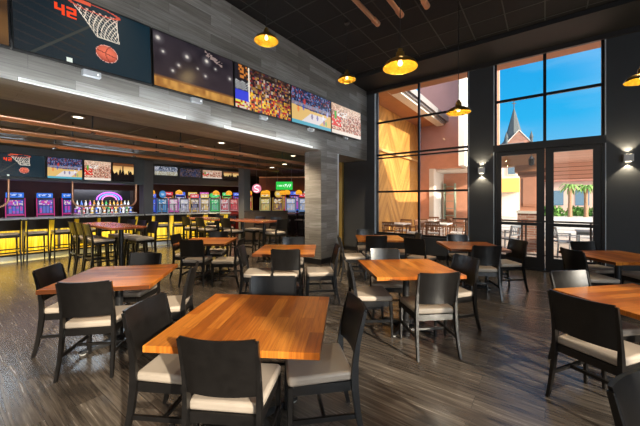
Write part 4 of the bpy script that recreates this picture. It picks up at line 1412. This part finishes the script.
struct('ground_patio', box((-60, YW + .31, -.15), (80, 160, -.01)), M_PAVE)
struct('roof_overhang', box((-4.3, YW + .3, 5.30), (6.5, 9.9, 5.5)), M_SOFFIT)

# golden chevron-clad side wall: boards laid as big chevrons
def golden():
    m = bpy.data.materials.new('golden_chevron_cladding')
    m.use_nodes = True
    n_, l_ = nt(m)
    b = n_['Principled BSDF']
    b.inputs['Roughness'].default_value = .6
    t = n_.new('ShaderNodeTexCoord'); s = n_.new('ShaderNodeSeparateXYZ'); l_.new(t.outputs['Object'], s.inputs[0])
    pp = n_.new('ShaderNodeMath'); pp.operation = 'PINGPONG'; pp.inputs[1].default_value = 1.5
    l_.new(s.outputs['Y'], pp.inputs[0])
    mu = n_.new('ShaderNodeMath'); mu.operation = 'MULTIPLY'; mu.inputs[1].default_value = 1.5
    l_.new(pp.outputs[0], mu.inputs[0])
    ad = n_.new('ShaderNodeMath'); ad.operation = 'ADD'
    l_.new(mu.outputs[0], ad.inputs[0]); l_.new(s.outputs['Z'], ad.inputs[1])
    cb = n_.new('ShaderNodeCombineXYZ')
    ml_ = n_.new('ShaderNodeMath'); ml_.operation = 'MULTIPLY'; ml_.inputs[1].default_value = 2.0
    l_.new(ad.outputs[0], ml_.inputs[0])
    l_.new(ml_.outputs[0], cb.inputs[0])
    yy = n_.new('ShaderNodeMath'); yy.operation = 'MULTIPLY'; yy.inputs[1].default_value = .35
    l_.new(s.outputs['Y'], yy.inputs[0]); l_.new(yy.outputs[0], cb.inputs[1])
    z_ = n_.new('ShaderNodeTexNoise'); z_.inputs['Scale'].default_value = 1.5; z_.inputs['Detail'].default_value = 3
    l_.new(cb.outputs[0], z_.inputs['Vector'])
    r = n_.new('ShaderNodeValToRGB')
    r.color_ramp.elements[0].position = .35; r.color_ramp.elements[0].color = (.34, .15, .025, 1)
    r.color_ramp.elements[1].position = .65; r.color_ramp.elements[1].color = (.62, .31, .07, 1)
    l_.new(z_.outputs['Fac'], r.inputs['Fac']); l_.new(r.outputs['Color'], b.inputs['Base Color'])
    return m
M_GOLD = golden()
struct('wall_patio_side', box((-5.449, YW + .31, 0), (-5.40, 15.99, 5.5)), M_GOLD)
struct('trim_patio_ledge', box((-5.399, YW + .31, 3.62), (-5.30, 15.99, 3.72)), mat('golden_ledge', (.62, .36, .14), .6))
struct('roof_soffit_patio', box((-5.75, YW + .31, 5.501), (-4.46, 15.99, 5.62)), M_SOFFIT)
struct('roof_beam_patio', box((-4.455, 9.92, 5.42), (-4.10, 15.99, 5.75)), M_WHITES)
struct('roof_edge_patio', add_box(add_box(BM(), (-4.07, 9.92, 5.50), (-4.0, 15.99, 5.8)), (-3.95, 9.92, 5.56), (-3.9, 15.99, 5.8)), mat('grey_roof_edge', (.25, .24, .25), .5))
struct('wall_patio_end', add_box(add_box(BM(), (-5.45, 16.0, 3.26), (-3.0, 16.4, 3.95)), (-5.45, 16.0, 0), (-4.85, 16.4, 3.26)), M_TERRA)
struct('wall_patio_upper', box((-5.449, 16.0, 3.951), (-3.0, 16.4, 9.5)), M_MAUVE)
struct('wall_patio_pilaster', box((-2.98, 13.9, 3.1), (-2.74, 16.4, 9.5)), M_WHITES)
struct('wall_porch_post', box((-4.84, 15.95, 0), (-4.60, 16.35, 3.26)), M_WHITES)
struct('ceiling_porch', box((-4.9, 16.401, 3.20), (-2.0, 19, 3.3)), M_WHITES)
struct('wall_porch_back', box((-5.45, 19.0, 0), (-2.0, 19.2, 9.0)), M_TERRA)
struct('wall_porch_left', box((-5.2, 16.41, 0), (-4.9, 19.0, 3.26)), M_WHITES)
ps2 = thing('porch_shelf', 'tall pale green shelf rack inside the orange porch', 'shelf', (-4.45, 18.4, 0), 0)
obj('frame', add_box(add_box(BM(), (-.3, 0, 0), (-.26, .4, 2.6)), (.26, 0, 0), (.3, .4, 2.6)), mat('sage_green', (.25, .32, .25), .6), ps2)
for i in range(6): obj('shelf', box((-.259, .01, .3 + i * .42), (.259, .39, .33 + i * .42)), MATS['sage_green'], ps2)

# patio furniture
M_PATWOOD = mat('patio_brown_wood', (.30, .14, .07), .5, noise=.2, nscale=10)
M_PATWHITE = mat('patio_white_top', (.80, .76, .72), .5)
M_PATMETAL = mat('patio_grey_metal', (.22, .24, .27), .4, metal=.5)
def make_patio_chair(m, seatm):
    t = thing('patio_chair', 'x', 'chair')
    obj('seat', box((-.23, -.22, .42), (.23, .23, .46)), seatm, t, bevel=.01)
    for sx in (-1, 1):
        obj('front_leg', add_bar(BM(), [(sx * .22, .21, 0), (sx * .215, .205, .63)], [.03, .03], [.03, .03]), m, t)
        obj('rear_leg', add_bar(BM(), [(sx * .22, -.27, 0), (sx * .215, -.235, .44), (sx * .215, -.30, .86)], [.03, .03, .025], [.035, .035, .025]), m, t)
        obj('armrest', box((sx * .24 - .022, -.27, .6305), (sx * .24 + .022, .24, .655)), m, t)
    bm = BM()
    add_box(bm, (-.20, -.305, .80), (.20, -.285, .86)); add_box(bm, (-.20, -.27, .54), (.20, -.25, .58))
    for i in range(5):
        x = -.16 + i * .08
        add_bar(bm, [(x, -.26, .58), (x, -.295, .80)], [.025, .025], [.012, .012])
    obj('backrest', bm, m, t)
    return t
def make_patio_table(topm, legm, S=.8):
    t = thing('patio_table', 'x', 'table')
    obj('table_top', box((-S / 2, -S / 2, .71), (S / 2, S / 2, .75)), topm, t, bevel=.005)
    for a, b in ((-1, -1), (1, -1), (1, 1), (-1, 1)):
        obj('leg', box((a * (S / 2 - .05) - .02, b * (S / 2 - .05) - .02, -.01), (a * (S / 2 - .05) + .02, b * (S / 2 - .05) + .02, .7095)), legm, t)
    obj('apron', add_box(add_box(BM(), (-S / 2 + .07, -S / 2 + .03, .64), (S / 2 - .07, -S / 2 + .05, .7095)), (-S / 2 + .07, S / 2 - .05, .64), (S / 2 - .07, S / 2 - .03, .7095)), legm, t)
    return t
pt = make_patio_table(M_PATWHITE, M_PATWOOD)
pc = make_patio_chair(M_PATWOOD, M_PATWHITE)
first = [True]
tabs = [(-4.45, 10.75, 'white patio table nearest the golden wall'), (-3.2, 11.7, 'white patio table in the middle of the patio behind the left window'), (-4.1, 13.3, 'white patio table farther back by the golden wall'), (-2.35, 14.1, 'white patio table near the orange porch')]
wh = ['left', 'near', 'right', 'far']
for i, (x, y, lab) in enumerate(tabs):
    o = pt if i == 0 else dup(pt)
    o.location = (x, y, 0)
    o['label'], o['category'], o['group'] = lab, 'table', 'white topped patio tables'
    for j, (dx, dy, h_) in enumerate(((-.48, 0, 0), (.05, -.55, 90), (.55, .05, 180), (0, .55, -90))):
        if i in (0, 2) and j == 0: continue
        c_ = pc if first[0] else dup(pc)
        first[0] = False
        c_.location = (x + dx * 1.15, y + dy * 1.15, -.01)
        c_.rotation_euler = (0, 0, R(h_) - PI / 2)
        c_['label'] = 'brown slatted patio chair, %s side of the white table %s' % (wh[j], ['nearest the golden wall', 'in mid patio', 'farther along the golden wall', 'near the orange porch'][i])
        c_['category'], c_['group'] = 'chair', 'brown patio chairs with white seats'
mt = make_patio_table(M_PATMETAL, M_PATMETAL, .7)
mt.location = (1.05, 11.2, 0)
tag(mt, 'grey metal patio table behind the railing outside the entrance', 'table')
mc = make_patio_chair(M_PATMETAL, M_PATMETAL)
for i, (x, y, h_, lab) in enumerate(((.45, 10.95, 20, 'grey metal patio chair outside the right door, left of the metal table'), (1.25, 10.5, 100, 'grey metal patio chair outside, facing the metal table from the railing'), (-.95, 10.9, 150, 'grey metal patio chair outside the left door'))):
    c_ = mc if i == 0 else dup(mc)
    c_.location = (x, y, -.01); c_.rotation_euler = (0, 0, R(h_) - PI / 2)
    c_['label'], c_['category'], c_['group'] = lab, 'chair', 'grey metal patio chairs'

rl = thing('patio_railing', 'brown metal railing with paired posts outside the entrance', 'railing', (-2.3, 10.0, -.01), 0)
M_RAIL = mat('brown_rail_metal', (.10, .07, .055), .45)
obj('top_rail', box((0, -.03, 1.02), (6.5, .03, 1.065)), M_RAIL, rl)
obj('bottom_rail', box((0, -.015, .12), (6.5, .015, .15)), M_RAIL, rl)
for i in range(5):
    for dx in (0, .09):
        obj('post', box((.35 + i * 1.42 + dx, -.022, 0), (.39 + i * 1.42 + dx, .022, 1.0195)), M_RAIL, rl)
for i in range(4):
    obj('cable', tube([(0, 0, .3 + i * .18), (6.5, 0, .3 + i * .18)], .005, 6), M_STEEL, rl)

# porch pillar, beam and slatted roof
pl = thing('porch_pillar', 'pink stucco porch pillar on a brick base outside the left door', 'pillar', (-.40, 11.65, -.01), 0)
obj('base', box((-.30, -.30, 0), (.30, .30, 1.2)), M_BRICK, pl)
obj('base_cap', box((-.33, -.33, 1.2005), (.33, .33, 1.28)), M_WHITES, pl)
obj('shaft', add_box(add_box(BM(), (-.24, -.24, 1.281), (.24, .24, 2.40)), (-.16, -.255, 1.42), (.16, .255, 2.30)), M_TERRA, pl)
obj('capital', add_box(add_box(BM(), (-.29, -.29, 2.401), (.29, .29, 2.50)), (-.37, -.37, 2.50), (.37, .37, 2.71)), M_SOFFIT, pl)
pl2 = dup(pl, (4.6, 16.4, -.01), 0, 'pink stucco porch pillar far right of the entrance')
struct('roof_porch_beam', box((-1.5, 11.4, 2.705), (-.0, 11.9, 3.22)), mat('porch_orange_beam', (.62, .32, .16), .6))
struct('roof_porch', box((-.9, 11.3, 3.221), (6.5, 17.2, 3.35)), M_SIDING)
struct('roof_porch_fascia', box((-.6, 16.9, 2.50), (6.5, 17.15, 3.22)), M_SIDINGZ)
lt = thing('porch_lantern', 'dark lantern hanging from the porch beam by the pillar', 'lantern', (-.33, 11.2, 2.86), 0)
obj('cage', lathe([(.02, -.20), (.07, -.18), (.08, .0), (.03, .08), (.01, .10)], 8), M_BLACK, lt)
obj('hook', tube([(0, 0, .10), (0, .12, .2), (0, .199, .2)], .008, 6), M_BLACK, lt)

# background buildings
M_FARW = mat('far_window_blue', (.10, .18, .26), .15)
bd = thing('shop_building', 'pale building with blue windows and yellow awning, left of the porch pillar', 'building', (-4.2, 29, 0), 0)
obj('walls', box((-2.6, 0, 0), (2.65, 5, 6.0)), mat('pale_facade', (.62, .60, .58), .8), bd)
obj('roof', box((-2.8, -.3, 6.0), (2.85, 5.2, 6.25)), mat('dark_roof', (.12, .12, .13), .6), bd)
for i in range(5):
    f_ = obj('window', box((-2.3 + i * 1.0, -.06, 3.7), (-1.65 + i * 1.0, -.001, 5.3)), M_WHITES, bd)
    obj('pane', box((-2.24 + i * 1.0, -.08, 3.76), (-1.71 + i * 1.0, -.061, 5.24)), M_FARW, f_)
obj('awning', add_prism(BM(), [(-2.2, 3.3), (-.001, 3.4), (-.001, 2.4), (-2.2, 2.25)], -2.6, 2.65, Matrix(((0, 0, 1, 0), (1, 0, 0, 0), (0, 1, 0, 0), (0, 0, 0, 1)))), mat('yellow_awning', (.85, .50, .12), .7), bd)
obj('shopfront', box((-2.4, -.05, .3), (2.4, -.0015, 2.2)), M_PATWHITE, bd)
ch = thing('church', 'brick church tower with a grey pointed spire seen above the doors', 'church', (-2.98, 42.8, 0), R(25))
M_CHB = boards('church_dark_brick', (.12, .045, .03), (.19, .075, .05), (.26, .12, .09), .5, .16, rough=.8, axes='xz', mortar=.02, mcol=(.2, .14, .12), grain=.2)  # brick colour darkened to hold the shade on the church
M_SLATE = mat('slate_spire', (.06, .075, .085), .7, noise=.2, nscale=2)
obj('tower', box((-1.3, -1.3, 0), (1.3, 1.3, 8.3)), M_CHB, ch)
bm = BM()
add_prism(bm, [(-1.3, 8.3), (1.3, 8.3), (0, 9.75)], -1.3, 1.3, Matrix(((1, 0, 0, 0), (0, 0, 1, 0), (0, 1, 0, 0), (0, 0, 0, 1))))
obj('gable', bm, M_CHB, ch)
for s in (-1, 1):
    obj('gable_trim', tube([(s * 1.4, -1.33, 8.22), (0, -1.33, 9.8)], .06, 6), mat('grey_stone_trim', (.4, .38, .36), .7), ch)
bm = BM()
ap = bm.verts.new((0, 0, 12.9))
rg = [[bm.verts.new((r_ * math.cos(PI / 4 * k_ + PI / 8), r_ * math.sin(PI / 4 * k_ + PI / 8), zz)) for k_ in range(8)] for r_, zz in ((1.25, 8.3), (.72, 10.0))]
for k_ in range(8):
    bm.faces.new([rg[0][k_], rg[0][(k_ + 1) % 8], rg[1][(k_ + 1) % 8], rg[1][k_]])
    bm.faces.new([rg[1][k_], rg[1][(k_ + 1) % 8], ap])
obj('spire', bm, M_SLATE, ch)
obj('cross', add_box(box((-.04, -.04, 12.8), (.04, .04, 13.6)), (-.22, -.04, 13.25), (.22, .04, 13.33)), M_IRON, ch)
for s in ((-1, -1), (1, -1), (1, 1), (-1, 1)):
    obj('pinnacle', lathe([(.16, 8.2), (.16, 8.9), (.22, 8.9), (0.0, 9.7)], 8, c=(s[0] * 1.3, s[1] * 1.3, 0)), M_SLATE, ch)
fb = thing('far_building', 'low pinkish building behind the palms across the plaza', 'building', (6, 52, 0), 0)
obj('walls', box((-9, 0, 0), (10, 6, 4.2)), mat('far_pink', (.55, .38, .32), .8), fb)
obj('roof', box((-9.3, -.6, 4.2), (10.3, 6.3, 4.6)), mat('far_roof_red', (.35, .13, .10), .7), fb)
for i in range(7):
    obj('window', box((-8 + i * 2.6, -.05, 1), (-6.6 + i * 2.6, -.001, 3)), M_FARW, fb)

# palms and shrubs across the plaza
M_LEAF = mat('palm_leaf', (.16, .30, .06), .6, noise=.3, nscale=5)
M_TRUNK = mat('palm_trunk', (.30, .17, .10), .8, noise=.3, nscale=8, bump=.4)
M_BUSH = mat('shrub_leaf', (.12, .28, .05), .7, noise=.5, nscale=6)
def palm(x, y, h_, lab, seed):
    r_ = random.Random(seed)
    t = thing('palm_tree', lab, 'palm tree', (x, y, -.01), 0, 'small palms across the plaza')
    obj('trunk', lathe([(.22, 0), (.18, .2), (.15, h_ * .6), (.17, h_)], 12), M_TRUNK, t, smooth=True)
    bm = BM()
    for k_ in range(22):
        a = 2 * PI * k_ / 22 + r_.uniform(-.1, .1)
        up = r_.uniform(.1, .9)
        L = r_.uniform(.8, 1.15)
        prevs = None
        for q in range(6):
            s_ = q / 5
            rr = L * s_
            zz = h_ + up * math.sin(s_ * 2.2) * .8 - s_ * s_ * .75
            w_ = .12 * math.sin(PI * (s_ * .85 + .1))
            c0 = Vector((rr * math.cos(a), rr * math.sin(a), zz))
            sd = Vector((-math.sin(a), math.cos(a), 0)) * w_
            row = [bm.verts.new(c0 - sd - Vector((0, 0, w_ * .5))), bm.verts.new(c0), bm.verts.new(c0 + sd - Vector((0, 0, w_ * .5)))]
            if prevs:
                bm.faces.new([prevs[0], prevs[1], row[1], row[0]])
                bm.faces.new([prevs[1], prevs[2], row[2], row[1]])
            prevs = row
    o = obj('fronds', bm, M_LEAF, t)
    return t
palm(2.0, 39.0, 2.9, 'small palm tree across the plaza, left of the two seen through the door', 1)
palm(3.25, 39.6, 2.8, 'small palm tree across the plaza, right of the two seen through the door', 2)
palm(5.6, 41, 3.1, 'small palm tree across the plaza, beyond the door frame', 3)
def shrub(x, y, s_, lab, seed):
    r_ = random.Random(seed)
    bm = BM()
    for k_ in range(420):
        th, ph = r_.uniform(0, 2 * PI), math.acos(r_.uniform(-.2, 1))
        rr = s_ * r_.uniform(.6, 1) * (1 + .25 * math.sin(3 * th + seed))
        c0 = Vector((rr * math.sin(ph) * math.cos(th), rr * math.sin(ph) * math.sin(th), s_ * .2 + rr * math.cos(ph) * .9))
        e_ = Euler((r_.uniform(0, 3), r_.uniform(0, 3), r_.uniform(0, 3))).to_matrix()
        q = .16
        vs = [bm.verts.new(c0 + e_ @ Vector(p)) for p in ((-q, -q * .5, 0), (q, -q * .5, 0.02), (q, q * .5, 0), (-q, q * .5, .02))]
        bm.faces.new(vs)
    t = thing('shrub', lab, 'shrub', (x, y, -.01), 0, 'leafy shrubs across the plaza')
    obj('foliage', bm, M_BUSH, t)
    obj('stem', lathe([(.08, 0), (.05, s_ * .8)], 8), M_TRUNK, t)
    return t
for i, (x, y, s_, lab) in enumerate(((.55, 40.5, 1.0, 'round green shrub left of the two palms'), (2.7, 42.0, .8, 'round green shrub between the two palms'), (4.7, 41.5, 1.0, 'round green shrub right of the two palms'), (-.9, 39.0, .8, 'small green shrub at the far left of the planting, across the plaza'))):
    shrub(x, y, s_, lab, i + 3)
